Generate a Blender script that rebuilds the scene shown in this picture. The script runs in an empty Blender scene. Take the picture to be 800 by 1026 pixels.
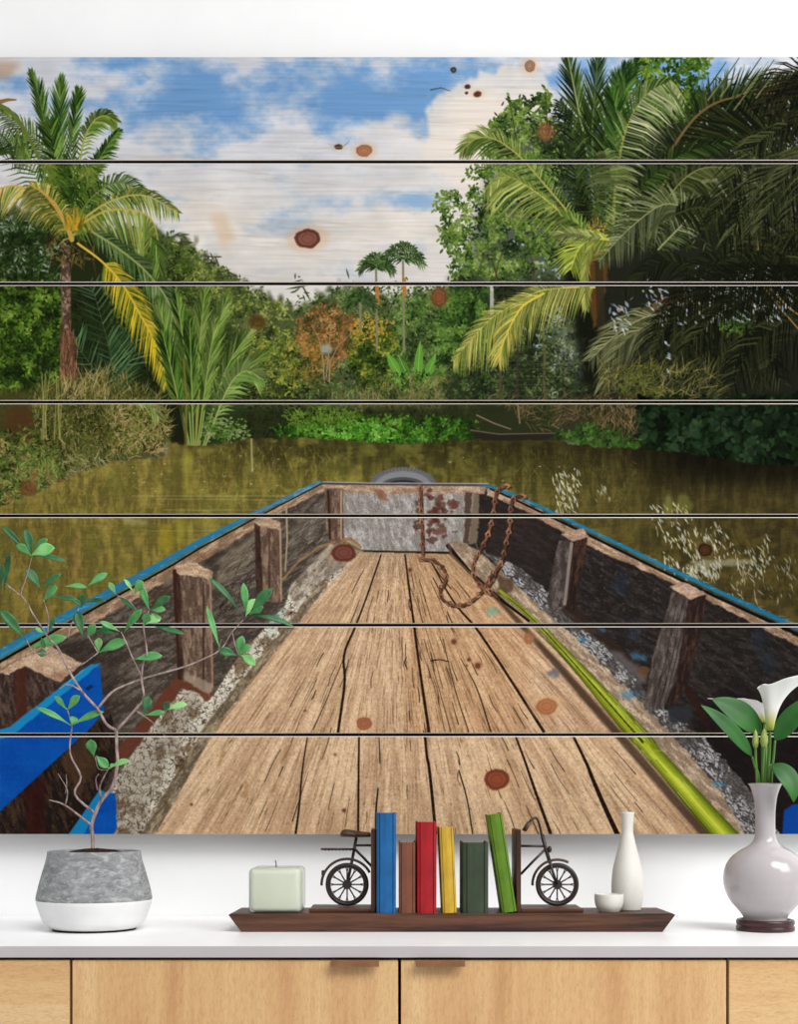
import numpy as np
# ------------------------------------------------------------------
# The picture printed on the planks, painted stroke by stroke.
# Units: one unit = one 2 mm step on the print; SC samples per unit.
# ------------------------------------------------------------------
SC = 2
PX0, PX1, PY0, PY1 = -40, 840, 54, 840
PW, PH = (PX1-PX0)*SC, (PY1-PY0)*SC
ART = np.zeros((PH, PW, 3), np.float32)
GX = (PX0+(np.arange(PW)+.5)/SC).astype(np.float32)
GY = (PY0+(np.arange(PH)+.5)/SC).astype(np.float32)
XX = np.broadcast_to(GX[None, :], (PH, PW)); YY = np.broadcast_to(GY[:, None], (PH, PW))
rg = np.random.default_rng(7)
TAB = np.random.default_rng(3).random((256, 256)).astype(np.float32)

def c_(*v): return np.array(v, np.float32)/255.
def vn(u, v, s=0):
    u = np.asarray(u, np.float32)+s*17.31; v = np.asarray(v, np.float32)+s*9.77
    fu, fv = np.floor(u), np.floor(v); iu, iv = fu.astype(np.int32), fv.astype(np.int32)
    a, b = u-fu, v-fv; a = a*a*(3-2*a); b = b*b*(3-2*b)
    i0, i1, j0, j1 = iu & 255, (iu+1) & 255, iv & 255, (iv+1) & 255
    return (TAB[i0, j0]*(1-a)+TAB[i1, j0]*a)*(1-b)+(TAB[i0, j1]*(1-a)+TAB[i1, j1]*a)*b
def fbm(u, v, o=4, s=0):
    t, a, n = 0, 1., 0.
    for k in range(o):
        t = t+a*vn(u*2**k, v*2**k, s+k); n += a; a *= .55
    return t/n
def sst(a, b, x):
    t = np.clip((x-a)/(b-a), 0, 1); return t*t*(3-2*t)
def bbox(xa, xb, ya, yb):
    return (max(int((xa-PX0)*SC), 0), min(int((xb-PX0)*SC)+2, PW), max(int((ya-PY0)*SC), 0), min(int((yb-PY0)*SC)+2, PH))
def seg(x0, y0, x1, y1, w0, w1, col, a=1., leaf=False):
    m = max(w0, w1)/2+.6
    ia, ib, ja, jb = bbox(min(x0, x1)-m, max(x0, x1)+m, min(y0, y1)-m, max(y0, y1)+m)
    if ib <= ia or jb <= ja: return
    ex = GX[ia:ib]-x0; ey = GY[ja:jb, None]-y0
    dx, dy = x1-x0, y1-y0; L = dx*dx+dy*dy+1e-9
    t = np.clip((ex*dx+ey*dy)/L, 0, 1)
    d = np.sqrt((ex-t*dx)**2+(ey-t*dy)**2)
    w = w0*4*t*(1-t) if leaf else w0+(w1-w0)*t
    al = np.clip((w/2-d)*SC+.5, 0, 1)*a
    R = ART[ja:jb, ia:ib]; R += al[..., None]*(col-R)
def path(pts, w0, w1, col, a=1.):
    n = len(pts)-1
    for i in range(n):
        seg(*pts[i], *pts[i+1], w0+(w1-w0)*i/n, w0+(w1-w0)*(i+1)/n, col, a)
def curve(pts, n):
    P = np.array(pts, np.float64); m = len(P)
    Q = np.vstack([2*P[0]-P[1], P, 2*P[-1]-P[-2]])
    out = []
    for k in range(n):
        f = k/(n-1)*(m-1); i = min(int(f), m-2); t = f-i
        a, b, c, d = Q[i], Q[i+1], Q[i+2], Q[i+3]
        out.append(.5*(2*b+(c-a)*t+(2*a-5*b+4*c-d)*t*t+(3*b-a-3*c+d)*t**3))
    return np.array(out)
def inside(pts, X, Y):
    m = np.zeros(np.broadcast(X, Y).shape, bool); n = len(pts)
    for i in range(n):
        x0, y0 = pts[i]; x1, y1 = pts[(i+1) % n]
        if y0 == y1: continue
        m ^= ((y0 > Y) != (y1 > Y)) & (X < (x1-x0)*(Y-y0)/(y1-y0)+x0)
    return m
def blur(m, r):
    for ax in (0, 1):
        p = np.pad(m, [(r+1, r) if k == ax else (0, 0) for k in (0, 1)], mode='edge')
        c = np.cumsum(p, axis=ax, dtype=np.float64)
        m = ((c[2*r+1:]-c[:-2*r-1]) if ax == 0 else (c[:, 2*r+1:]-c[:, :-2*r-1])).astype(np.float32)/(2*r+1)
    return m
def fill(pts, col, a=1., soft=0, rough=0., tex=None):
    """fill a polygon; tex(X, Y) -> colour array; rough wobbles its edge"""
    xs = [p[0] for p in pts]; ys = [p[1] for p in pts]; mg = 2+soft*2+rough
    ia, ib, ja, jb = bbox(min(xs)-mg, max(xs)+mg, min(ys)-mg, max(ys)+mg)
    if ib <= ia or jb <= ja: return
    X = np.broadcast_to(GX[None, ia:ib], (jb-ja, ib-ia)); Y = np.broadcast_to(GY[ja:jb, None], X.shape)
    if rough:
        m = inside(pts, X+(fbm(X/5, Y/5, 3, 5)-.5)*rough*2, Y+(fbm(X/5, Y/5, 3, 9)-.5)*rough*2).astype(np.float32)
    else:
        m = inside(pts, X, Y).astype(np.float32)
    if soft: m = blur(m, int(soft*SC))
    else: m = blur(m, 1)
    c = tex(X, Y) if tex is not None else col
    R = ART[ja:jb, ia:ib]; R += (m*a)[..., None]*(c-R)
def mixc(a, b, t): return a+(b-a)*np.asarray(t)[..., None]
def pal(cols, t):
    cols = np.array(cols); f = np.clip(t, 0, .9999)*(len(cols)-1); i = f.astype(int); f = (f-i)[..., None]
    return cols[i]*(1-f)+cols[i+1]*f
def ell(cx, cy, rx, ry, n=28, a0=0, a1=6.2832):
    t = np.linspace(a0, a1, n, endpoint=False); return [(cx+rx*np.cos(k), cy+ry*np.sin(k)) for k in t]
def scatter(poly, n):
    P = np.array(poly); out = np.zeros((0, 2)); k = 0
    while len(out) < n and k < 60:
        q = np.column_stack([rg.uniform(P[:, 0].min(), P[:, 0].max(), n), rg.uniform(P[:, 1].min(), P[:, 1].max(), n)])
        out = np.vstack([out, q[inside(poly, q[:, 0], q[:, 1])]]); k += 1
    return out[:n]
def foliage(poly, n, l, w, cols, clump=11., hole=0., ang=None, spread=3.2, seed=0, gain=1.75):
    """leaves scattered over a region: cols run dark to light, clumped by noise"""
    n = int(n*1.7); l *= .82; w *= .74; cols = np.array(cols)*.94
    P = np.array(poly, float); cx, cy = P.mean(0); q = scatter(poly, n); q = q+rg.normal(0, 2.2, q.shape)
    lo = fbm(q[:, 0]/clump, q[:, 1]/clump, 3, seed)
    hm = fbm(q[:, 0]/clump*1.3, q[:, 1]/clump*1.3, 2, seed+31)
    order = np.argsort(lo+rg.normal(0, .12, len(q)))
    for i in order:
        if hm[i] < hole: continue
        x, y = q[i]; t = (lo[i]-.5)*gain+.5+rg.normal(0, .14)
        col = pal(cols, np.array([t]))[0]*rg.uniform(.85, 1.12)
        a = (rg.uniform(0, 6.283) if ang is None else ang+rg.normal(0, spread))
        k = l*rg.uniform(.6, 1.3)
        seg(x, y, x+k*np.cos(a), y+k*np.sin(a), w*rg.uniform(.7, 1.3), 0, np.clip(col, 0, 1).astype(np.float32), .95, True)
def frond(pts, n, ln, w, cols, ang=(60, 25), sides=(-1, 1), droop=.25, rach=None, rw=1.6, prof=(.45, 1.), dark=.75, a=.95, base=0.):
    R = curve(pts, n+2); cols = np.array(cols)
    for i in range(n, 0, -1):
        t = i/(n+1)
        if t < base: continue
        p = R[i]; T = R[i+1]-R[i-1]; th = np.arctan2(T[1], T[0])
        pr = prof[0]+(prof[1]-prof[0])*np.sin(min(1, t*1.7)*1.57)
        if t > .6: pr *= 1-.75*((t-.6)/.4)**1.5
        for s in sides:
            d = th+s*np.radians(ang[0]+(ang[1]-ang[0])*t)+rg.normal(0, .07)
            k = ln*pr*rg.uniform(.85, 1.12)
            ux, uy = np.cos(d), np.sin(d)
            mx, my = p[0]+ux*k*.5, p[1]+uy*k*.5+droop*k*.12
            qx, qy = p[0]+ux*k*.95, p[1]+uy*k*.95+droop*k*.55
            col = cols[rg.integers(len(cols))]*rg.uniform(.8, 1.15)*(dark if s < 0 else 1.)
            col = np.clip(col, 0, 1).astype(np.float32)
            seg(p[0], p[1], mx, my, w*.8, w, col, a); seg(mx, my, qx, qy, w, .15, col, a)
    if rach is not None: path([tuple(p) for p in R], rw, rw*.35, rach)
def strokes(poly, n, l, w, cols, ang, spread, a=.8):
    cols = np.array(cols)
    for x, y in scatter(poly, n):
        d = ang+rg.normal(0, spread); k = l*rg.uniform(.4, 1.3)
        col = np.clip(cols[rg.integers(len(cols))]*rg.uniform(.8, 1.15), 0, 1).astype(np.float32)
        b = rg.normal(0, .25)
        mx, my = x+k*.5*np.cos(d), y+k*.5*np.sin(d)
        seg(x, y, mx, my, w, w*.9, col, a); seg(mx, my, mx+k*.5*np.cos(d+b), my+k*.5*np.sin(d+b), w*.9, .2, col, a)

def paint_sky():
    blue = np.zeros((PH, PW), np.float32)
    for x, y, rx, ry, s in [(165, 82, 60, 30, 1.0), (140, 108, 40, 16, .6), (300, 80, 80, 26, .95), (215, 112, 48, 22, .8), (262, 128, 40, 12, .55),
                            (350, 108, 36, 26, 1.0), (345, 140, 16, 14, .5), (395, 100, 40, 18, .95), (455, 74, 55, 18, 1.0), (425, 108, 24, 26, .8),
                            (175, 140, 40, 12, .45), (560, 75, 30, 25, .55), (220, 190, 22, 12, .6), (295, 225, 40, 16, .5), (350, 205, 40, 10, .45),
                            (395, 198, 50, 9, .55), (430, 205, 30, 10, .5), (60, 80, 60, 20, .35), (30, 110, 40, 20, .3), (185, 180, 30, 8, .4), (640, 75, 60, 30, .9), (700, 80, 60, 30, .7), (560, 110, 20, 30, .5)]:
        blue += s*np.exp(-((XX-x)/rx)**2-((YY-y)/ry)**2)
    n = fbm(XX/38, YY/24, 6, 2); n2 = fbm(XX/11, YY/7, 4, 14)
    t = sst(.10, 1.15, blue*.86+(n-.5)*1.9+(n2-.5)*.3)
    base = mixc(c_(204, 205, 212), c_(212, 206, 200), sst(90, 270, YY+(n-.5)*90))
    warm = np.exp(-((XX-490)/85)**2-((YY-125)/50)**2)+.6*np.exp(-((XX-215)/40)**2-((YY-215)/30)**2)+.5*np.exp(-((XX-400)/60)**2-((YY-225)/25)**2)
    base = mixc(base, c_(232, 220, 206), np.clip(warm, 0, 1))
    base *= (.93+.14*fbm(XX/30, YY/18, 4, 8))[..., None]
    bl = mixc(c_(92, 142, 196), c_(150, 176, 202), sst(130, 250, YY))
    ART[:] = mixc(base, bl, t*.86)
    # the edge of the big cloud
    for pts in ([(428, 118), (426, 108), (434, 98), (444, 97), (452, 88), (462, 84), (478, 80), (482, 74), (494, 72), (504, 66), (520, 62), (540, 66), (548, 80), (552, 100), (560, 160), (470, 200), (425, 160)],):
        fill(pts, c_(226, 215, 204), .8, soft=2, rough=9)

GD = [c_(14, 20, 8), c_(30, 42, 16), c_(52, 72, 26), c_(84, 110, 42), c_(128, 150, 66)]
def paint_trees():
    # far tree line
    sky_line = [(-40, 200), (0, 205), (40, 210), (100, 225), (150, 228), (170, 235), (185, 240), (205, 256), (222, 272), (245, 286), (262, 293), (285, 302), (300, 305), (312, 298), (330, 291), (352, 287), (375, 296), (398, 302), (420, 292), (432, 288), (446, 290), (470, 300), (560, 300), (560, 450), (-40, 450)]
    fill(sky_line, c_(60, 68, 36), .9, soft=2, rough=13)
    foliage([(285, 345), (300, 300), (350, 285), (450, 285), (470, 330), (470, 400), (285, 400)], 2200, 4.5, 2.2, [c_(25, 36, 16), c_(52, 70, 30), c_(90, 112, 52), c_(128, 146, 84)], 9, seed=3)
    foliage([(170, 235), (205, 255), (250, 288), (290, 305), (300, 400), (170, 400)], 2200, 4.5, 2.2, [c_(28, 38, 14), c_(68, 84, 28), c_(120, 136, 50), c_(170, 176, 92)], 9, seed=5)
    foliage([(130, 225), (172, 232), (225, 272), (255, 286), (262, 300), (190, 300), (130, 260)], 420, 4, 2, [c_(46, 60, 24), c_(88, 108, 44), c_(140, 150, 70)], 7, seed=6)
    for x, y in [(208, 262), (212, 258), (225, 275), (238, 277), (250, 290), (180, 238), (186, 243), (299, 290), (305, 298), (355, 284), (300, 283)]:
        for _ in range(5): seg(x+rg.normal(0, 5), y+rg.normal(0, 4), x+rg.normal(0, 6), y+rg.normal(0, 5), 1.6, 0, c_(60, 62, 36), .9, True)
    # orange tree
    foliage(ell(328, 336, 32, 30), 750, 4, 2, [c_(60, 52, 26), c_(122, 84, 42), c_(164, 104, 54), c_(188, 142, 88)], 7, seed=7)
    foliage(ell(310, 362, 26, 28), 320, 4, 2, [c_(50, 60, 22), c_(130, 110, 40), c_(186, 130, 60)], 7, seed=8)
    fill(ell(328, 350, 6, 5), c_(175, 190, 195), .6, soft=2, rough=3)
    for p in ([(325, 380), (324, 360), (320, 340), (312, 325)], [(330, 382), (331, 362), (340, 345), (352, 335)], [(327, 378), (330, 350), (332, 325)]):
        path(p, 1.6, .6, c_(150, 130, 100), .9)
    # bushes to the right of it
    foliage(ell(376, 355, 26, 36), 900, 4.5, 2.6, [c_(16, 26, 8), c_(44, 62, 18), c_(88, 108, 32), c_(164, 160, 60)], 6, seed=9)
    foliage(ell(370, 330, 20, 12), 90, 4, 2.2, [c_(176, 120, 50), c_(190, 160, 60)], 8, seed=9)
    foliage([(205, 330), (300, 345), (300, 400), (205, 400)], 900, 4.2, 2.2, [c_(30, 36, 14), c_(76, 92, 30), c_(134, 146, 54), c_(186, 170, 80)], 7, seed=11)
    foliage([(240, 385), (330, 385), (330, 440), (240, 440)], 800, 4, 2, [c_(22, 26, 12), c_(46, 56, 24), c_(90, 104, 46)], 8, seed=12)
    foliage([(395, 300), (450, 290), (470, 330), (470, 372), (400, 380)], 1000, 5, 2.4, [c_(20, 32, 14), c_(46, 68, 28), c_(80, 112, 46), c_(124, 150, 76)], 9, seed=13)
    # areca palms
    for cx, cy, r, tr in ((377, 270, 19, 352), (404, 262, 23, 352), (361, 304, 17, 330)):
        path([(cx, cy), (cx+1, tr)], 2.2, 2.2, c_(128, 120, 92))
        if tr > 340: path([(cx+1, cy+18), (cx+2, cy+34)], 4, 3, c_(168, 112, 48))
        for k in range(11):
            a = -2.95+k*.28+rg.normal(0, .08)
            e = (cx+r*np.cos(a), cy+r*np.sin(a)*.95+4*abs(np.cos(a)))
            frond([(cx, cy+1), ((cx+e[0])/2, (cy+e[1])/2-3), (e[0], e[1]+3)], 8, 9, 1.3, [c_(38, 62, 30), c_(66, 94, 44), c_(92, 120, 60)], (50, 30), droop=.6)
    # banana leaves
    for x, y, a, l in ((412, 384, -2.0, 30), (418, 388, -1.5, 46), (424, 388, -1.2, 36), (408, 388, -2.5, 24), (430, 390, -.9, 26), (402, 378, -2.1, 28), (415, 392, -2.7, 22)):
        seg(x, y, x+l*np.cos(a), y+l*np.sin(a), 9, 0, c_(88, 140, 50)*rg.uniform(.8, 1.1), 1, True)
        seg(x, y, x+l*np.cos(a), y+l*np.sin(a), .8, .6, c_(150, 186, 96), .8)
    foliage([(355, 375), (480, 375), (480, 420), (355, 420)], 900, 5, 2, [c_(30, 38, 16), c_(62, 76, 32), c_(106, 112, 52), c_(140, 126, 84)], 8, seed=15)
    strokes([(330, 395), (480, 395), (480, 420), (330, 420)], 200, 12, 1, [c_(150, 132, 96), c_(96, 92, 50)], -1.4, .4, .6)
    # shade under the far bank and the water hyacinth
    fill([(150, 428), (260, 408), (330, 408), (480, 405), (600, 400), (600, 445), (150, 447)], c_(24, 28, 12), .7, soft=5)
    foliage([(272, 432), (300, 420), (350, 416), (400, 418), (470, 420), (480, 434), (470, 440), (400, 444), (350, 442), (290, 438)], 1100, 5, 2.6, [c_(18, 36, 8), c_(36, 70, 16), c_(60, 108, 26), c_(104, 150, 54)], 8, seed=17)
    foliage([(325, 428), (360, 422), (395, 428), (398, 442), (350, 443), (322, 436)], 240, 4.5, 2.6, [c_(40, 84, 18), c_(84, 146, 40), c_(140, 186, 84)], 6, seed=16)
    foliage([(285, 412), (330, 405), (365, 415), (350, 425), (290, 425)], 250, 4, 2, [c_(60, 84, 24), c_(110, 138, 50)], 7, seed=18)

YG = [c_(92, 108, 34), c_(120, 132, 48), c_(150, 150, 66), c_(176, 170, 86)]
DG = [c_(30, 52, 16), c_(50, 80, 24), c_(74, 108, 36), c_(104, 134, 52)]
MG = [c_(60, 88, 30), c_(84, 112, 40), c_(108, 134, 56), c_(136, 152, 76)]
def paint_left():
    # dense bushes behind and under the palm
    fill([(-40, 215), (50, 225), (115, 235), (150, 260), (165, 330), (180, 440), (-40, 440)], c_(30, 38, 16), .95, soft=3, rough=6)
    foliage([(-40, 205), (60, 225), (60, 280), (-40, 285)], 900, 6, 2.2, [c_(16, 28, 12), c_(34, 54, 22), c_(64, 88, 40), c_(150, 166, 150)], 8, seed=20)
    foliage([(110, 240), (170, 240), (195, 270), (190, 330), (110, 330)], 900, 5, 2.2, [c_(26, 36, 14), c_(56, 78, 26), c_(100, 122, 46)], 8, seed=21)
    foliage([(-40, 280), (55, 283), (70, 315), (62, 400), (-40, 440)], 2300, 5.5, 3, [c_(14, 24, 8), c_(38, 60, 16), c_(76, 108, 30), c_(124, 152, 56)], 9, seed=22)
    foliage([(62, 290), (160, 300), (170, 400), (62, 410)], 900, 6, 2, [c_(10, 16, 6), c_(24, 34, 14), c_(44, 58, 24)], 9, seed=23)
    # dark feather fern
    for pts in ([(118, 404), (112, 360), (96, 300), (90, 285)], [(122, 404), (126, 370), (140, 335), (160, 318)], [(116, 404), (100, 378), (80, 350), (70, 330)]):
        frond(pts, 26, 30, 1.5, [c_(26, 44, 22), c_(50, 78, 44), c_(86, 116, 78)], (55, 45), droop=.1, rach=c_(70, 90, 50), rw=1)
    frond([(118, 404), (112, 370), (108, 335)], 26, 44, 1.5, [c_(46, 74, 40), c_(84, 112, 70)], (60, 35), sides=(1,), droop=0)
    # trunk
    def bark(X, Y): return mixc(c_(72, 56, 44), c_(160, 134, 112), sst(.35, .75, fbm(X/2.2, Y/3., 3, 4))*np.clip(1-(np.abs(X-65)/9)**2, .3, 1))
    fill([(61, 246), (71, 246), (71, 300), (70, 402), (62, 402), (63, 330), (61, 300)], None, tex=bark)
    fill([(62, 330), (72, 335), (80, 392), (70, 398), (60, 380)], c_(120, 80, 58), .75, soft=1, rough=3)
    strokes([(60, 320), (74, 320), (82, 390), (60, 395)], 160, 14, 1, [c_(150, 106, 78), c_(100, 64, 46), c_(70, 48, 34)], 1.5, .12)
    # old hanging leaf bases
    strokes([(40, 235), (100, 235), (95, 262), (50, 262)], 120, 14, 1.3, [c_(60, 52, 28), c_(110, 92, 48), c_(40, 34, 20)], 1.2, .9)
    P = dict(droop=.35)
    # fronds behind
    frond([(68, 222), (50, 165), (28, 132), (-2, 110)], 34, 26, 1.6, DG+[c_(90, 112, 56)], (50, 30), droop=.5, rach=c_(112, 112, 54), rw=1.6)
    frond([(-20, 150), (0, 142), (18, 146), (40, 170)], 26, 26, 1.4, [c_(40, 52, 34), c_(80, 92, 60), c_(116, 124, 96)], (70, 60), droop=.1)
    frond([(66, 225), (40, 185), (20, 150), (-6, 140)], 30, 34, 1.5, DG+[c_(104, 118, 84)], (55, 35), droop=.6)
    for x in (8, 14): frond([(x+14, 162), (x+10, 140), (x+10, 128)], 14, 20, 1.6, MG, (160, 170), droop=.5)
    path([(-4, 104), (8, 110), (18, 120), (30, 140), (44, 168)], 5, 3, c_(96, 112, 46)); path([(-4, 103), (8, 100), (16, 100)], 5, 1.5, c_(140, 104, 66))
    frond([(70, 222), (62, 150), (60, 110), (62, 78)], 46, 26, 1.5, DG, (34, 14), droop=0, dark=.9)
    frond([(70, 222), (48, 140), (40, 100), (31, 71)], 40, 22, 1.7, DG+[c_(92, 118, 60)], (32, 16), droop=.1, rach=c_(90, 106, 48))
    frond([(70, 222), (72, 150), (76, 110), (79, 90)], 36, 22, 1.8, DG, (30, 16), droop=.1)
    frond([(70, 220), (58, 165), (52, 140), (50, 120)], 30, 28, 1.8, DG, (40, 25), droop=.2)
    frond([(74, 222), (82, 150), (92, 124), (104, 116), (117, 122)], 44, 20, 1.9, MG+YG[:2], (50, 35), droop=.8, rach=c_(150, 156, 66), rw=2)
    frond([(76, 222), (92, 176), (104, 152), (120, 129)], 40, 18, 1.9, DG+MG[:1], (45, 28), sides=(-1, 1), droop=.6, rach=c_(96, 116, 46), rw=2)
    foliage([(40, 160), (95, 160), (100, 210), (75, 230), (45, 215)], 500, 17, 1.9, [c_(20, 36, 10), c_(46, 70, 20), c_(84, 110, 34), c_(126, 140, 56)], 9, ang=1.2, spread=.7, seed=25)
    frond([(72, 225), (95, 195), (120, 183), (148, 196)], 44, 24, 1.5, DG+MG, (70, 45), droop=.8, rach=c_(110, 120, 56))
    frond([(74, 226), (110, 202), (145, 196), (180, 214)], 56, 20, 1.5, YG+MG, (70, 45), droop=.9, rach=c_(176, 164, 82), rw=2.2)
    frond([(76, 228), (105, 212), (135, 211), (153, 222), (160, 250)], 56, 40, 1.7, MG+YG+[c_(150, 166, 96)], (80, 60), sides=(1,), droop=.7, rach=c_(176, 158, 72), rw=2.4)
    frond([(70, 228), (40, 200), (15, 186), (-20, 196)], 50, 26, 1.5, YG+[c_(190, 160, 70)], (75, 50), sides=(-1,), droop=.9, rach=c_(200, 158, 70), rw=3, dark=1)
    frond([(72, 240), (60, 215), (45, 195), (30, 185)], 40, 26, 1.5, YG+[c_(196, 170, 92)], (70, 40), droop=.8, rach=c_(182, 146, 66), rw=3.4)
    path([(72, 240), (66, 222), (55, 204), (40, 190)], 5, 2, c_(186, 150, 76))
    for k in range(60):
        a = rg.uniform(-2.4, -.7); seg(74+rg.normal(0, 4), 230, 74+16*np.cos(a), 228+rg.uniform(10, 22)*np.sin(a), 2.4, .5, [c_(206, 150, 40), c_(160, 140, 40), c_(90, 90, 30)][k % 3], .8)
    # right and low fronds
    frond([(92, 232), (120, 250), (150, 276), (172, 310), (183, 360), (184, 404)], 70, 28, 1.8, [c_(60, 88, 44), c_(88, 116, 62), c_(122, 140, 88)], (50, 22), sides=(1, -1), droop=.4, rach=c_(140, 148, 84), rw=2.4)
    frond([(150, 235), (158, 250), (160, 275)], 26, 18, 1.8, MG, (40, 20), droop=.6)
    frond([(78, 244), (102, 262), (122, 284), (142, 318), (160, 352), (167, 388)], 84, 26, 1.7, [c_(190, 164, 32), c_(160, 150, 40), c_(206, 178, 54), c_(120, 130, 36)], (62, 28), droop=.7, rach=c_(206, 176, 60), rw=2.4, dark=.9, base=.22)
    # nipa palm
    fill([(160, 446), (168, 380), (180, 330), (215, 310), (250, 340), (250, 400), (238, 440)], c_(34, 50, 20), .7, soft=4)
    for bx, tip, ctl, cs in [(190, (158, 300), (172, 360), MG), (192, (176, 292), (186, 360), DG+MG), (196, (206, 286), (200, 350), MG), (200, (228, 296), (214, 350), MG+[c_(120, 140, 66)]),
                             (204, (252, 330), (226, 372), MG), (206, (268, 352), (232, 384), MG+YG[:1]), (188, (162, 330), (174, 380), DG), (198, (216, 320), (208, 372), MG), (194, (190, 320), (192, 380), DG)]:
        frond([(bx, 446), ctl, tip], 46, 30, 1.9, cs, (24, 14), droop=.1, rach=c_(134, 150, 78), rw=1.8, base=.2)
    frond([(208, 440), (228, 390), (245, 372), (264, 380)], 40, 26, 2, [c_(106, 136, 62), c_(134, 156, 84)], (60, 30), droop=.5, rach=c_(150, 160, 90))
    path([(186, 446), (187, 400), (184, 360)], 3, 1.4, c_(110, 104, 42)); path([(196, 446), (200, 390)], 2.5, 1.4, c_(140, 134, 60))
    fill([(165, 404), (182, 400), (186, 446), (168, 440)], c_(22, 22, 12), .75, soft=2)
    foliage([(205, 420), (250, 425), (250, 440), (205, 442)], 160, 4, 2.4, [c_(40, 60, 20), c_(90, 124, 44), c_(150, 156, 110)], 7, seed=26)
    # dry grasses on the bank
    fill([(-40, 396), (40, 388), (100, 384), (150, 396), (172, 430), (165, 462), (110, 466), (60, 486), (0, 512), (-40, 512)], c_(66, 62, 30), .9, soft=4, rough=5)
    strokes([(30, 390), (110, 372), (165, 400), (172, 450), (110, 468), (40, 470)], 1900, 13, 1, [c_(122, 114, 58), c_(98, 96, 44), c_(78, 80, 34), c_(40, 42, 18), c_(158, 142, 92), c_(60, 74, 26)], -1.5, .6, .7)
    strokes([(64, 382), (105, 376), (110, 405), (60, 405)], 90, 18, 1, [c_(170, 150, 100), c_(130, 116, 60)], -1.35, .35, .8)
    strokes([(110, 404), (168, 408), (168, 455), (110, 455)], 400, 13, 1.1, [c_(176, 150, 104), c_(150, 132, 80), c_(110, 112, 48)], -.9, 1.0, .7)
    foliage([(30, 395), (165, 400), (172, 450), (110, 464), (30, 470)], 420, 5, 1.6, [c_(18, 22, 8), c_(44, 54, 18), c_(86, 98, 36), c_(128, 130, 62)], 8, seed=29)
    for _ in range(9):
        x = rg.uniform(40, 60); seg(x, 440, x+rg.normal(0, 6), 366+rg.uniform(0, 20), 1.2, .6, c_(152, 146, 84), .8)
    frond([(132, 402), (150, 405), (160, 420)], 20, 16, 1.2, [c_(150, 156, 92), c_(110, 124, 60)], (50, 25), droop=.4)
    fill([(8, 410), (30, 408), (34, 440), (6, 444)], c_(84, 46, 26), .6, soft=4, rough=4)
    foliage([(-40, 430), (40, 432), (66, 470), (62, 486), (0, 512), (-40, 512)], 1100, 7, 2.1, [c_(24, 30, 12), c_(62, 76, 26), c_(104, 126, 50), c_(150, 156, 84), c_(140, 98, 54)], 8, seed=28)
    fill([(22, 480), (36, 484), (34, 498), (18, 496)], c_(104, 60, 34), .7, soft=2, rough=3)
    strokes([(60, 455), (110, 458), (95, 470), (62, 480)], 60, 14, .8, [c_(170, 164, 120), c_(120, 124, 70)], .4, .7, .8)

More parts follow.
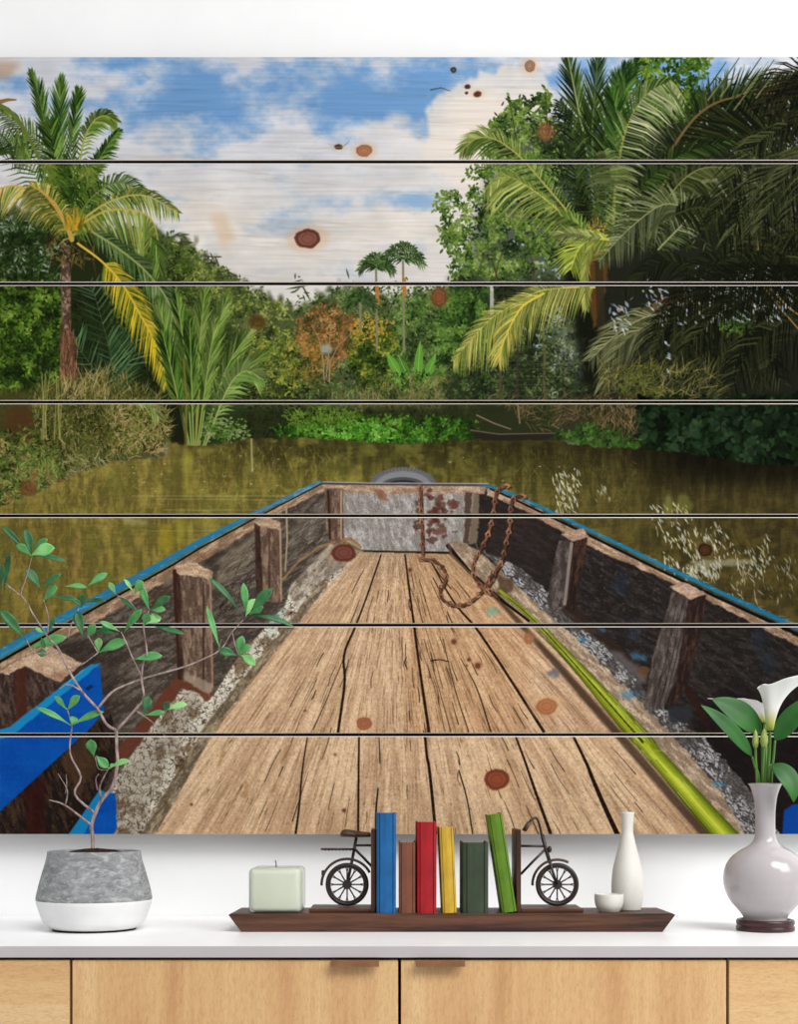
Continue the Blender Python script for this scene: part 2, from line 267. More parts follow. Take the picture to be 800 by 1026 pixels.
def paint_right():
    # leafy tree behind the palms, with sky showing through it
    q = [(452, 285), (446, 250), (440, 205), (434, 196), (460, 190), (478, 165), (470, 150), (492, 120), (515, 100), (545, 92), (560, 110), (580, 160), (600, 280), (600, 405), (452, 400)]
    fill([(470, 250), (500, 150), (530, 120), (600, 130), (600, 400), (470, 400)], c_(34, 44, 24), .75, soft=8, rough=14)
    fill([(450, 280), (600, 280), (600, 410), (450, 410)], c_(30, 36, 22), .8, soft=6, rough=10)
    for _ in range(90):
        x, y = rg.uniform(500, 590), rg.uniform(195, 350); seg(x, y, x+rg.normal(0, 4), y+rg.normal(0, 4), 3.4, 0, c_(158, 172, 190), .8, True)
    G = [c_(18, 28, 12), c_(36, 56, 22), c_(66, 94, 36), c_(108, 134, 54), c_(140, 158, 84)]
    foliage([(478, 165), (500, 115), (545, 90), (555, 120), (570, 160), (560, 200), (500, 200)], 1500, 6, 2.8, G, 10, hole=.36, seed=40)
    foliage([(440, 200), (456, 192), (500, 200), (565, 205), (565, 260), (500, 285), (452, 285), (450, 240)], 2100, 5.5, 2.6, G, 9, hole=.36, seed=41)
    foliage([(452, 280), (600, 270), (600, 400), (452, 400)], 2100, 5, 2.4, [c_(18, 26, 12), c_(36, 50, 24), c_(64, 84, 40), c_(96, 112, 64)], 9, hole=.3, seed=42)
    foliage([(440, 290), (490, 285), (485, 352), (440, 365)], 700, 5.5, 2.8, [c_(18, 34, 12), c_(40, 66, 24), c_(74, 108, 40), c_(116, 146, 60)], 9, seed=43)
    for x0, y0, x1, y1, w in ((511, 102, 516, 120, 5), (546, 92, 549, 110, 6), (492, 122, 502, 132, 6), (513, 100, 522, 128, 5), (436, 195, 452, 212, 6), (443, 226, 455, 240, 6), (445, 250, 460, 236, 5), (470, 172, 490, 176, 6), (472, 190, 480, 200, 6)):
        foliage(ell((x0+x1)/2, (y0+y1)/2, abs(x1-x0)/2+2, abs(y1-y0)/2+3), 34, 6, 3, G[1:], 6, seed=44)
    for p in ([(548, 150), (548, 112), (547, 92)], [(520, 160), (515, 125), (511, 102)], [(500, 285), (494, 262), (480, 250)], [(503, 320), (494, 290), (500, 262), (510, 240)], [(530, 300), (536, 270), (530, 250)]):
        path(p, 2, .8, c_(62, 54, 36), .8)
    for x in (501, 518, 545, 566): path([(x, 404), (x+1, 355), (x-1, 320)], 3.2, 2, c_(64, 52, 40)*rg.uniform(.8, 1.5), .85)
    path([(567, 400), (567, 318)], 1.6, 1.4, c_(64, 78, 56)); path([(493, 315), (493, 290), (492, 284)], 4, 3, c_(190, 184, 176), .8)
    fill([(545, 320), (600, 325), (600, 385), (560, 375)], c_(150, 158, 164), .3, soft=6, rough=14)
    foliage([(540, 310), (600, 310), (600, 405), (540, 405)], 900, 5, 2, [c_(22, 28, 16), c_(52, 62, 34), c_(96, 108, 56), c_(150, 158, 150)], 7, hole=.3, seed=46)
    for yk in range(346, 400, 5): seg(485+rg.uniform(0, 30), yk, 545+rg.uniform(0, 40), yk+rg.normal(0, 2), .9, .9, c_(96, 90, 76), .35)
    foliage([(545, 120), (580, 110), (600, 140), (590, 250), (560, 250)], 600, 7, 2, [c_(14, 20, 10), c_(32, 44, 22), c_(60, 78, 40)], 8, seed=47)
    # dark mass at the right
    D = [c_(8, 10, 5), c_(18, 22, 10), c_(34, 40, 18), c_(58, 64, 32)]
    fill([(560, 250), (600, 130), (640, 110), (700, 92), (760, 80), (840, 70), (840, 470), (640, 450), (590, 420)], c_(13, 15, 7), .92, soft=5, rough=10)
    foliage([(640, 54), (712, 54), (700, 90), (690, 120), (640, 110)], 420, 8, 3.4, [c_(24, 40, 10), c_(52, 84, 20), c_(92, 126, 40), c_(140, 160, 60)], 9, seed=48)
    foliage([(600, 90), (660, 80), (840, 80), (840, 250), (600, 250)], 1200, 11, 1.8, [c_(12, 16, 6), c_(30, 40, 16), c_(56, 72, 30), c_(90, 104, 50)], 12, ang=1.1, spread=.8, seed=49)
    # sky glints between leaves
    for poly, n, al in (([(690, 110), (800, 95), (800, 150), (700, 155)], 90, .7), ([(690, 270), (800, 262), (790, 322), (690, 325)], 170, .85), ([(640, 280), (700, 285), (720, 330), (650, 330)], 70, .7), ([(720, 320), (760, 320), (740, 335)], 30, .8), ([(690, 208), (760, 200), (770, 235), (690, 235)], 40, .6), ([(610, 300), (640, 300), (630, 335), (612, 330)], 24, .5), ([(665, 330), (671, 330), (671, 372), (665, 372)], 10, .6)):
        for x, y in scatter(poly, n):
            a = rg.normal(.5, .7); k = rg.uniform(3, 8); seg(x, y, x+k*np.cos(a), y+k*np.sin(a), rg.uniform(.9, 2.2), 0, [c_(206, 212, 220), c_(150, 176, 206), c_(196, 190, 176)][rg.integers(3)], al, True)
    # rear fronds, dark
    E = [c_(24, 36, 14), c_(42, 60, 22), c_(64, 84, 34)]
    frond([(600, 240), (588, 150), (578, 100), (568, 50)], 60, 34, 1.8, E+[c_(92, 116, 60)], (34, 18), droop=.1, rach=c_(132, 146, 92), rw=3)
    frond([(604, 240), (594, 150), (596, 100), (600, 50)], 56, 34, 1.8, E+[c_(60, 90, 90)], (34, 18), droop=.1, rach=c_(80, 100, 50), rw=2.4)
    frond([(610, 240), (606, 160), (612, 110), (640, 60)], 50, 36, 1.9, E+DG, (45, 25), droop=.2, rach=c_(60, 80, 30))
    for t in ((618, 72), (628, 62), (640, 56), (612, 90)): frond([(612, 180), (618, 120), t], 30, 26, 1.9, [c_(30, 56, 20), c_(50, 84, 30), c_(84, 116, 48)], (40, 20), droop=.1)
    frond([(606, 235), (580, 190), (575, 140), (560, 100)], 40, 30, 1.8, E, (50, 30), droop=.5)
    # left hand pale fronds
    frond([(588, 234), (552, 192), (522, 158), (497, 140), (478, 139), (461, 152)], 70, 26, 1.5, MG+[c_(150, 152, 88)], (62, 30), droop=.6, rach=c_(158, 152, 78), rw=2)
    frond([(596, 242), (562, 212), (530, 187), (507, 177), (486, 190)], 76, 42, 1.7, [c_(122, 136, 60), c_(146, 154, 78), c_(96, 112, 44), c_(168, 170, 98)], (66, 45), sides=(-1,), droop=.7, rach=c_(186, 178, 92), rw=2.4, dark=1, prof=(.35, 1))
    frond([(596, 242), (562, 212), (530, 187), (507, 177), (486, 190)], 50, 12, 1.4, [c_(122, 136, 60), c_(96, 112, 44)], (30, 20), sides=(1,), droop=0)
    frond([(598, 246), (580, 225), (560, 215)], 30, 20, 1.5, MG, (60, 35), droop=.4)
    # middle: trunk heart
    fill([(592, 236), (606, 232), (612, 260), (604, 300), (596, 330), (590, 300)], c_(86, 58, 26), .9, soft=1, rough=3)
    strokes([(592, 222), (612, 222), (608, 262), (594, 262)], 60, 14, 1.6, [c_(176, 128, 50), c_(120, 84, 34), c_(206, 160, 80)], -1.3, .4)
    path([(605, 404), (603, 330), (600, 260)], 9, 8, c_(46, 38, 24), .8)
    # big arching frond
    frond([(614, 240), (618, 175), (630, 122), (649, 93), (671, 81), (688, 102)], 86, 40, 1.9, [c_(112, 126, 76), c_(142, 150, 104), c_(78, 96, 46), c_(168, 172, 128)], (95, 60), sides=(1,), droop=.55, rach=c_(142, 142, 72), rw=3, dark=1)
    frond([(614, 240), (618, 175), (630, 122), (649, 93), (671, 81)], 60, 30, 1.8, [c_(42, 66, 24), c_(84, 106, 50), c_(112, 128, 70)], (50, 25), sides=(-1,), droop=.4, dark=1)
    frond([(604, 240), (612, 190), (612, 170), (606, 150)], 40, 30, 1.7, [c_(110, 120, 70), c_(80, 92, 46)], (100, 70), droop=.6)
    # dark spiky frond to the upper right
    frond([(650, 215), (690, 140), (730, 100), (800, 78)], 80, 40, 1.7, E+[c_(96, 108, 60)], (70, 35), sides=(-1,), droop=.1, rach=c_(112, 100, 56), rw=2.6)
    frond([(660, 170), (700, 115), (745, 96), (830, 92)], 80, 66, 2.4, [c_(16, 20, 8), c_(28, 34, 14), c_(44, 50, 24)], (60, 60), sides=(1,), droop=.5, rach=c_(104, 82, 50), rw=3, prof=(.7, 1.2))
    frond([(650, 200), (690, 175), (730, 170), (800, 200)], 60, 60, 2.2, [c_(18, 22, 9), c_(36, 42, 18), c_(70, 76, 44)], (70, 50), sides=(1,), droop=.8, rach=c_(90, 92, 56), rw=2.4)
    frond([(640, 190), (665, 168), (690, 152), (735, 140)], 50, 26, 1.8, E, (60, 30), droop=.4)
    for x, y in ((770, 78), (784, 84), (800, 92), (812, 110)): frond([(830, 90), ((830+x)/2, y-8), (x-30, y+26)], 24, 34, 1.6, [c_(12, 14, 7), c_(38, 36, 20)], (50, 30), droop=.5)
    for x, y in ((735, 60), (722, 64), (748, 74), (758, 58), (770, 62)):
        seg(x-20, y+36, x+6, y-2, 2, .6, c_(40, 58, 24)); seg(x-12, y+36, x+12, y+4, 2, .6, c_(120, 124, 76), .7)
    # middle grey-green fronds
    frond([(650, 240), (670, 198), (700, 170), (740, 168)], 60, 26, 1.8, [c_(64, 72, 34), c_(88, 96, 54), c_(40, 46, 20)], (70, 40), droop=.7, rach=c_(120, 116, 66), rw=2)
    frond([(660, 250), (690, 215), (665, 205), (630, 230), (600, 262)], 76, 34, 1.7, [c_(96, 106, 66), c_(122, 130, 92), c_(66, 76, 40)], (60, 45), droop=.4, rach=c_(130, 132, 86), rw=2)
    frond([(676, 215), (700, 208), (725, 215), (745, 240)], 46, 34, 1.7, [c_(20, 24, 10), c_(40, 46, 20)], (70, 45), droop=.8, rach=c_(56, 60, 30))
    for p in ([(705, 182), (718, 180), (730, 200)], [(755, 182), (768, 190), (778, 204)], [(745, 180), (760, 184), (768, 200)]): path(p, 4, .8, c_(120, 120, 88), .8)
    path([(735, 250), (740, 225), (745, 195)], 1, .8, c_(110, 104, 66))
    # strongly lit hanging frond over the water
    L = [c_(134, 142, 62), c_(160, 160, 80), c_(108, 120, 48), c_(178, 168, 88)]
    frond([(596, 288), (568, 288), (540, 292), (517, 304), (495, 317), (474, 338), (454, 362)], 90, 40, 1.5, L, (70, 30), sides=(-1,), droop=.75, rach=c_(190, 178, 86), rw=2, dark=1, prof=(.6, 1))
    frond([(568, 288), (540, 292), (517, 304), (495, 317), (474, 338), (454, 362)], 60, 20, 1.4, L, (50, 25), sides=(1,), droop=.3, dark=1)
    frond([(545, 294), (525, 306), (514, 322), (504, 345), (500, 362)], 50, 26, 1.5, L+[c_(200, 176, 80)], (40, 20), droop=.5, rach=c_(212, 184, 70), rw=2.2, dark=.9)
    frond([(610, 240), (592, 240), (580, 250), (572, 270)], 40, 30, 1.8, [c_(150, 168, 50), c_(120, 140, 44), c_(170, 176, 90)], (60, 40), droop=.6, rach=c_(180, 184, 80), rw=2)
    frond([(604, 238), (585, 236), (570, 233), (556, 236)], 30, 14, 1.4, [c_(150, 156, 96), c_(110, 124, 62)], (50, 25), droop=.2)
    frond([(596, 240), (588, 262), (586, 290), (588, 310)], 34, 16, 1.6, L, (30, 18), droop=.3)
    # brown dead frond and grey skirts at the lower right
    path([(632, 324), (650, 312), (675, 302), (700, 300), (722, 306)], 5, 2, c_(120, 76, 42))
    frond([(632, 324), (655, 308), (690, 300), (728, 308)], 40, 16, 1.4, [c_(100, 66, 44), c_(136, 92, 60), c_(60, 44, 30)], (50, 30), droop=.6)
    H = [c_(96, 100, 62), c_(124, 126, 88), c_(66, 70, 40)]
    frond([(700, 325), (660, 315), (625, 330), (590, 362)], 60, 34, 1.5, H, (50, 40), droop=.7, rach=c_(140, 138, 100), rw=1.6)
    frond([(670, 330), (645, 330), (620, 350), (600, 392)], 44, 30, 1.4, H, (40, 25), droop=.8)
    for k in range(11):
        x0 = 690+rg.uniform(-20, 40); e = (rg.uniform(640, 800), rg.uniform(350, 420))
        frond([(x0, 330), ((x0+e[0])/2, 326), e], 34, 34, 1.6, [c_(14, 18, 8), c_(28, 32, 14), c_(50, 54, 28)], (60, 40), droop=.7)
    for k in range(16):
        x0, y0 = rg.uniform(740, 860), rg.uniform(225, 330); e = (x0-rg.uniform(40, 120), y0+rg.uniform(10, 90))
        frond([(x0, y0), ((x0+e[0])/2, (y0+e[1])/2-18), e], 30, 36, 1.5, [c_(14, 18, 8), c_(34, 38, 18), c_(60, 62, 34)], (60, 40), droop=.7)
    for x in (655, 700, 760, 735): frond([(x+40, 268), (x+10, 262), (x-30, 290)], 30, 26, 1.5, [c_(18, 22, 10), c_(36, 42, 20)], (60, 40), droop=.8)
    strokes([(600, 365), (720, 370), (720, 404), (600, 404)], 420, 18, 1, [c_(116, 106, 70), c_(76, 74, 40), c_(50, 52, 26), c_(140, 132, 60)], -.9, .7, .65)
    for p in ([(766, 288), (785, 312), (806, 336)], [(770, 286), (790, 308), (810, 322)], [(760, 250), (759, 232), (760, 220)]): path(p, 1.8, 1.2, c_(150, 120, 70))
    foliage([(620, 370), (660, 360), (660, 400), (620, 400)], 160, 6, 2, [c_(48, 54, 20), c_(96, 102, 44)], 7, seed=55)
    foliage([(718, 316), (750, 312), (750, 335), (720, 332)], 60, 6, 2.4, [c_(40, 60, 20), c_(90, 124, 50)], 7, seed=56)
    for poly, n, al in (([(700, 272), (790, 264), (790, 318), (705, 322)], 150, .8), ([(640, 285), (690, 285), (715, 325), (660, 325)], 50, .6), ([(665, 332), (670, 332), (671, 372), (666, 372)], 10, .6), ([(700, 180), (800, 120), (800, 230), (720, 240)], 60, .35), ([(610, 300), (632, 300), (630, 330), (614, 330)], 26, .6)):
        for x, y in scatter(poly, n):
            a = rg.normal(.9, .35); k = rg.uniform(3, 8); seg(x, y, x+k*np.cos(a), y+k*np.sin(a), rg.uniform(1., 2.6), 0, [c_(206, 212, 220), c_(150, 176, 206), c_(196, 190, 176)][rg.integers(3)], al, True)
    for k in range(5):
        x0, y0 = 730+18*k+rg.uniform(-6, 6), 150+rg.uniform(-10, 30); frond([(x0+60, y0-30), (x0+20, y0), (x0-20, y0+70)], 30, 40, 1.5, [c_(18, 22, 10), c_(44, 50, 26), c_(76, 80, 46)], (50, 30), droop=.8)
    for k in range(7):
        x0 = 690+rg.uniform(0, 120); frond([(x0+50, 268), (x0+10, 280), (x0-40, 312+rg.uniform(0, 20))], 34, 26, 1.1, [c_(12, 15, 7), c_(24, 27, 13)], (60, 40), droop=.6, rach=c_(20, 20, 10), rw=1)
    # dry bank, big dark leaves by the water
    fill([(560, 398), (640, 396), (655, 452), (600, 452), (560, 440)], c_(40, 36, 20), .8, soft=4)
    strokes([(590, 396), (645, 396), (650, 450), (598, 450)], 420, 16, 1, [c_(100, 84, 54), c_(66, 58, 32), c_(40, 38, 20), c_(124, 106, 74)], 1.5, .5, .7)
    strokes([(480, 400), (600, 400), (600, 422), (540, 430)], 260, 13, 1, [c_(120, 96, 66), c_(84, 70, 42), c_(60, 62, 30)], -.4, .8, .6)
    fill([(640, 400), (840, 396), (840, 500), (760, 478), (700, 470), (640, 452)], c_(12, 20, 9), .95, soft=3, rough=4)
    foliage([(640, 402), (840, 398), (840, 475), (760, 472), (690, 462), (645, 452)], 950, 9, 5.5, [c_(4, 7, 3), c_(8, 15, 6), c_(13, 26, 11), c_(24, 43, 20), c_(46, 66, 40)], 14, seed=57)
    for _ in range(46):
        x, y = rg.uniform(645, 800), rg.uniform(405, 470); a = rg.normal(1.2, .7); seg(x, y, x+11*np.cos(a), y+9*np.sin(a), 8, 0, c_(30, 48, 30)*rg.uniform(.5, 1.2), .6, True)
    foliage([(555, 432), (600, 424), (640, 440), (640, 462), (590, 452)], 300, 5, 3, [c_(20, 36, 12), c_(44, 78, 26), c_(80, 116, 44)], 8, seed=58)
    # old boat by the bank
    fill([(472, 432), (500, 436), (545, 434), (556, 436), (548, 441), (480, 442)], c_(38, 32, 26)); path([(472, 431), (500, 435), (556, 434)], 1.4, 1, c_(92, 80, 66))
    path([(478, 416), (495, 424), (512, 430)], 1.6, 1.2, c_(120, 100, 84)); path([(519, 404), (521, 424)], 2, 1.6, c_(120, 98, 76))

def paint_water():
    edge = [(-40, 511), (0, 508), (40, 494), (72, 476), (110, 463), (165, 457), (172, 444), (200, 447), (250, 440), (300, 438), (350, 441), (400, 445), (470, 441), (560, 442), (600, 448), (650, 450), (700, 456), (760, 466), (840, 466), (840, 700), (-40, 760)]
    def tex(X, Y):
        b = pal([c_(112, 97, 45), c_(124, 109, 51), c_(119, 107, 50), c_(106, 98, 44), c_(88, 80, 38), c_(66, 58, 30), c_(72, 62, 32)], (X+40)/880)
        d = sst(.3, .75, fbm(X/5., Y/20., 5, 61)+.25*(fbm(X/16., Y/1.6, 3, 60)-.5)); b = mixc(b*.8, b*1.14, d)
        # reflections of the bank: dark near the shore
        sh = np.exp(-((Y-446)/26)**2)*sst(150, 240, X)
        b = b*(1-.42*sh)[..., None]
        g = sst(.5, .8, fbm(X/14., Y/10., 3, 66))*sst(560, 500, Y)*sst(620, 380, X)
        b = mixc(b, c_(164, 156, 70), g*.4)
        gr = sst(.5, .7, fbm(X/18., Y/20., 3, 67))*sst(470, 450, X)
        b = mixc(b, c_(96, 94, 42), gr*.5)
        br = sst(.45, .7, fbm(X/16., Y/9., 3, 70))*sst(480, 540, Y)*sst(520, 620, X)
        b = mixc(b, c_(104, 88, 40), br*.5)
        dk = sst(600, 700, X)*sst(500, 470, Y); b = b*(1-.55*dk)[..., None]
        b *= (.9+.2*fbm(X/3., Y/1.6, 2, 63))[..., None]
        return np.clip(b, 0, 1)
    fill(edge, None, tex=tex, rough=2.5)
    # wobbly vertical reflections
    for poly, n, cols, a in (([(70, 462), (172, 462), (172, 520), (40, 520)], 420, [c_(170, 158, 86), c_(130, 120, 50), c_(90, 84, 36)], .45), ([(-40, 515), (60, 490), (120, 520), (60, 600), (-40, 640)], 420, [c_(150, 134, 50), c_(96, 80, 30), c_(166, 150, 70)], .4),
                             ([(200, 445), (340, 445), (340, 480), (200, 520)], 420, [c_(150, 142, 50), c_(96, 92, 34), c_(166, 156, 76)], .4), ([(430, 445), (640, 452), (640, 530), (520, 490)], 380, [c_(120, 116, 48), c_(50, 46, 22), c_(90, 92, 46)], .4), ([(600, 470), (800, 485), (800, 600), (720, 580), (600, 520)], 300, [c_(40, 36, 16), c_(84, 74, 36)], .35)):
        strokes(poly, n, 9, 1.3, cols, 1.57, .45, a*.55)
    for x, w, y0, y1, c in ((166, 13, 525, 552, c_(176, 152, 36)), (181, 9, 520, 545, c_(150, 140, 40)), (188, 8, 450, 500, c_(160, 154, 56)), (176, 10, 452, 515, c_(86, 78, 34)), (76, 5, 540, 580, c_(166, 128, 76))):
        fill([(x-w/2, y0), (x+w/2, y0), (x+w/2, y1), (x-w/2, y1)], c, .45, soft=2.5, rough=3)
    seg(252, 440, 253, 472, 2, 2, c_(170, 168, 120), .7)
    for y, a in ((497, .35), (500, .3), (511, .3), (562, .2), (532, .25)):
        seg(130+rg.uniform(0, 60), y, 330, y+rg.normal(0, 1), .8, .8, c_(206, 200, 150), a)
    fill([(120, 518), (150, 520), (146, 526), (124, 526)], c_(190, 184, 120), .4, soft=2, rough=3)
    for _ in range(26):
        x, y = rg.uniform(120, 560), rg.uniform(455, 500); seg(x, y, x+rg.uniform(.5, 2), y, .8, .8, c_(210, 206, 170), .7)
    # pale sky glints
    for poly, n, al in (([(650, 505), (690, 500), (695, 525), (720, 520), (745, 560), (700, 560), (672, 545), (655, 530)], 150, .8), ([(553, 470), (580, 468), (578, 512), (556, 512)], 90, .7), ([(682, 563), (722, 562), (720, 578), (685, 576)], 110, .6), ([(735, 560), (770, 530), (775, 560), (745, 590)], 60, .65), ([(664, 552), (680, 558), (676, 570), (664, 566)], 26, .7), ([(590, 500), (605, 480), (612, 500)], 16, .4), ([(725, 565), (800, 555), (790, 600), (735, 600)], 60, .5)):
        for x, y in scatter(poly, n):
            a = 1.2+rg.normal(0, .3); k = rg.uniform(3, 10); seg(x, y, x+k*np.cos(a), y+k*np.sin(a), rg.uniform(.6, 1.7), 0, [c_(214, 210, 190), c_(180, 184, 176), c_(206, 196, 150)][rg.integers(3)], al, True)
    for k in range(7):
        x = 672+k*12; path([(x, 512), (x+4, 532), (x+14, 556)], 1.6, 1, c_(60, 52, 24), .75)
    fill(ell(670, 508, 5, 12), c_(150, 152, 70), .4, soft=2); fill(ell(686, 505, 8, 10), c_(140, 144, 60), .4, soft=2, rough=3)
    fill([(690, 562), (752, 560), (758, 564), (700, 570)], c_(190, 186, 164), .45, soft=1, rough=2)

def wall_tex(c0, c1, c2, ang, s=0, lo=.35, hi=.75):
    ca, sa = np.cos(ang), np.sin(ang)
    def f(X, Y):
        u = X*ca+Y*sa; v = -X*sa+Y*ca
        n = fbm(u/10, v/3., 6, 70+s); m = fbm(u/3., v/1.1, 3, 76+s)
        b = mixc(c0, c1, sst(lo, hi, n)); b = mixc(b, c2, sst(.6, .85, m)*.65)
        return np.clip(b*(.84+.32*vn(u/.8, v/.8, 80+s))[..., None], 0, 1)
    return f
def crackle(cell, c_pale, c_crack, c_dirt, ang=0., stretch=1., seed=0, dirt=.55, cw=.09):
    jit = np.random.default_rng(90+seed).random((64, 64, 2)).astype(np.float32)
    def f(X, Y):
        k = sst(560, 760, Y)*.8+.35
        ca, sa = np.cos(ang), np.sin(ang)
        u = (X*ca+Y*sa)/(cell*stretch)/1.; v = (-X*sa+Y*ca)/cell
        u = u+(fbm(X/4, Y/4, 3, seed)-.5)*1.5; v = v+(fbm(X/4, Y/4, 3, seed+4)-.5)*1.5
        iu, iv = np.floor(u).astype(int), np.floor(v).astype(int)
        d1 = np.full(u.shape, 9., np.float32); d2 = d1.copy(); idv = np.zeros(u.shape, np.float32)
        for a in (-1, 0, 1):
            for b in (-1, 0, 1):
                p = jit[(iu+a) & 63, (iv+b) & 63]
                d = np.hypot(iu+a+p[..., 0]-u, iv+b+p[..., 1]-v)
                nw = d < d1
                d2 = np.where(nw, d1, np.minimum(d2, d)); idv = np.where(nw, p[..., 0], idv); d1 = np.where(nw, d, d1)
        e = sst(cw*.3, cw*2.2, (d2-d1)*(.5+1.1*fbm(X/9, Y/9, 2, seed+9)))
        base = c_pale*(.93+.08*idv)[..., None]*(.84+.28*fbm(X/2.2, Y/2.2, 3, seed))[..., None]
        base = mixc(base, c_dirt, sst(dirt-.06, dirt+.1, fbm(X/11, Y/14, 5, seed+7)))
        return np.clip(mixc(np.broadcast_to(c_crack, base.shape), base, e), 0, 1)
    return f

VX, VY = 398., 508.
def floor_tex(X, Y):
    d = np.maximum(Y-VY, 8.); u = (X-VX)/d; lv = np.log(d)*9.
    up = 1-sst(734, 738, Y)
    board = np.floor(u*1.7+.3)
    n = fbm(u*34, lv*.5, 5, 100); fine = fbm(u*190, lv*1.1, 3, 104); dots = vn(u*260, lv*7, 108)
    b = mixc(c_(190, 155, 121), c_(217, 184, 148), sst(.28, .74, n))
    b = mixc(b, c_(222, 190, 152), (1-up)*.4*sst(.4, .6, n))
    b = mixc(b, c_(128, 96, 68), sst(.56, .70, fine)*(.35+.25*up))
    b = mixc(b, c_(88, 60, 38), sst(.78, .92, dots)*.45*sst(.45, .6, fine))
    b = mixc(b, c_(236, 206, 168), sst(.36, .2, fine)*.35)
    r = sst(480, 620, X)*up; b = mixc(b, b*c_(236, 232, 232), r)
    b = mixc(b, b*c_(244, 232, 218), sst(395, 420, X)*sst(540, 520, X)*up*.8)
    b = b*(1-.10*sst(600, 555, Y))[..., None]
    return np.clip(b*(.9+.2*vn(X/1.3, Y/1.3, 109))[..., None], 0, 1)

def paint_boat():
    K = c_(20, 15, 12)
    # tyre at the bow
    fill(ell(404, 489, 35, 21), c_(104, 104, 106)); fill(ell(404, 491, 30, 19), c_(128, 128, 130)); fill(ell(404, 491, 25, 13), c_(74, 74, 78)); fill(ell(404, 493, 22, 11), c_(96, 92, 88))
    for t in np.linspace(3.3, 6.1, 26): seg(404+31*np.cos(t), 489+18*np.sin(t), 404+35*np.cos(t), 489+21*np.sin(t), .8, .8, c_(70, 70, 72), .7)
    for t in np.linspace(3.4, 6.0, 40): seg(404+21*np.cos(t), 492+10*np.sin(t), 404+21*np.cos(t+.07), 492+10*np.sin(t+.07), 1.6, 1.6, c_(36, 36, 38))
    # left wall and right wall
    lt = wall_tex(c_(64, 55, 48), c_(104, 93, 82), c_(144, 133, 118), -.52, 0)
    fill([(-40, 690), (0, 672), (60, 640), (200, 556), (322, 486), (346, 490), (346, 545), (330, 566), (290, 610), (236, 690), (150, 840), (-40, 840)], None, tex=lt)
    fill([(-40, 690), (60, 640), (120, 640), (110, 840), (-40, 840)], c_(34, 27, 24), .45, soft=8)
    rt = wall_tex(c_(32, 28, 26), c_(56, 49, 46), c_(84, 79, 76), .5, 3, .35, .85)
    fill([(466, 490), (490, 490), (522, 500), (640, 560), (700, 592), (840, 655), (840, 840), (700, 840), (520, 600), (450, 552)], None, tex=rt)
    fill([(480, 498), (520, 505), (560, 530), (545, 600), (500, 570), (476, 545)], c_(44, 36, 33), .5, soft=4)
    fill([(690, 730), (720, 690), (800, 700), (840, 730), (840, 840), (760, 840)], c_(20, 15, 14), .65, soft=10)
    for x, y in ((574, 585), (622, 585), (634, 632), (770, 662), (760, 640)): fill(ell(x, y, 8, 12), c_(40, 58, 84), .3, soft=4, rough=4)
    # inner rails: pale wood under the painted edge
    rail = wall_tex(c_(130, 104, 80), c_(186, 156, 126), c_(96, 74, 58), -.52, 6)
    fill([(-40, 688), (0, 664), (60, 630), (200, 549), (322, 484), (326, 491), (290, 509), (200, 564), (150, 592), (60, 644), (0, 676), (-40, 700)], None, tex=rail, rough=2)
    rail2 = wall_tex(c_(140, 112, 88), c_(196, 164, 136), c_(80, 62, 52), .5, 8)
    fill([(488, 489), (520, 500), (600, 541), (720, 598), (840, 658), (840, 668), (720, 607), (690, 592), (640, 569), (600, 552), (520, 509), (488, 496)], None, tex=rail2, rough=1.6)
    # patches of flaking paint on the left wall
    for poly, c, a in (([(225, 545), (255, 535), (252, 570), (215, 590)], c_(150, 136, 110), .4), ([(205, 560), (252, 534), (250, 540), (206, 568)], c_(44, 34, 30), .6), ([(290, 530), (322, 512), (322, 530), (292, 552)], c_(140, 130, 116), .35), ([(150, 596), (172, 584), (172, 600), (152, 610)], c_(70, 50, 36), .6)):
        fill(poly, c, a, soft=2, rough=5)
    strokes([(220, 560), (256, 545), (252, 600), (216, 640)], 60, 12, .8, [c_(150, 140, 124), c_(30, 24, 22)], -.8, .3, .6)
    strokes([(284, 540), (326, 510), (326, 545), (288, 580)], 70, 14, .8, [c_(160, 150, 132), c_(60, 50, 44)], -.7, .2, .5)
    path([(287, 508), (288, 540), (286, 572)], 2, 1.4, c_(164, 140, 112))
    # transom
    tt = wall_tex(c_(134, 126, 120), c_(176, 170, 165), c_(112, 102, 94), 1.3, 10)
    fill([(343, 490), (476, 492), (470, 545), (450, 553), (363, 551), (345, 541)], None, tex=tt)
    fill([(322, 485), (488, 486), (486, 495), (345, 494), (326, 492)], None, tex=wall_tex(c_(150, 122, 98), c_(192, 166, 140), c_(110, 84, 64), 0., 11), rough=1.5)
    path([(322, 484.5), (400, 485.5), (490, 486.5)], 2, 2, c_(74, 66, 66)); path([(324, 482.8), (370, 484), (490, 484.5)], 1., 1., c_(164, 150, 150))
    for poly, a in (([(424, 500), (452, 498), (461, 512), (456, 535), (430, 538), (408, 530), (412, 515)], .0), ):
        pass
    for _ in range(46):
        x, y = rg.normal(437, 13), rg.normal(518, 12); fill(ell(x, y, rg.uniform(1.5, 5), rg.uniform(1.5, 4), 9), c_(86, 50, 40)*rg.uniform(.8, 1.2), .75, rough=3)
    fill([(375, 491), (386, 491), (389, 503), (380, 500)], c_(124, 76, 50), .7, soft=1, rough=3)
    fill([(466, 494), (474, 494), (470, 545), (465, 545)], c_(72, 54, 44), .9, rough=2); fill([(474, 495), (481, 496), (478, 545), (470, 545)], c_(128, 110, 92), .8, rough=2)
    path([(362, 552.5), (400, 553.5), (450, 554)], 2.6, 2.6, c_(34, 26, 22))
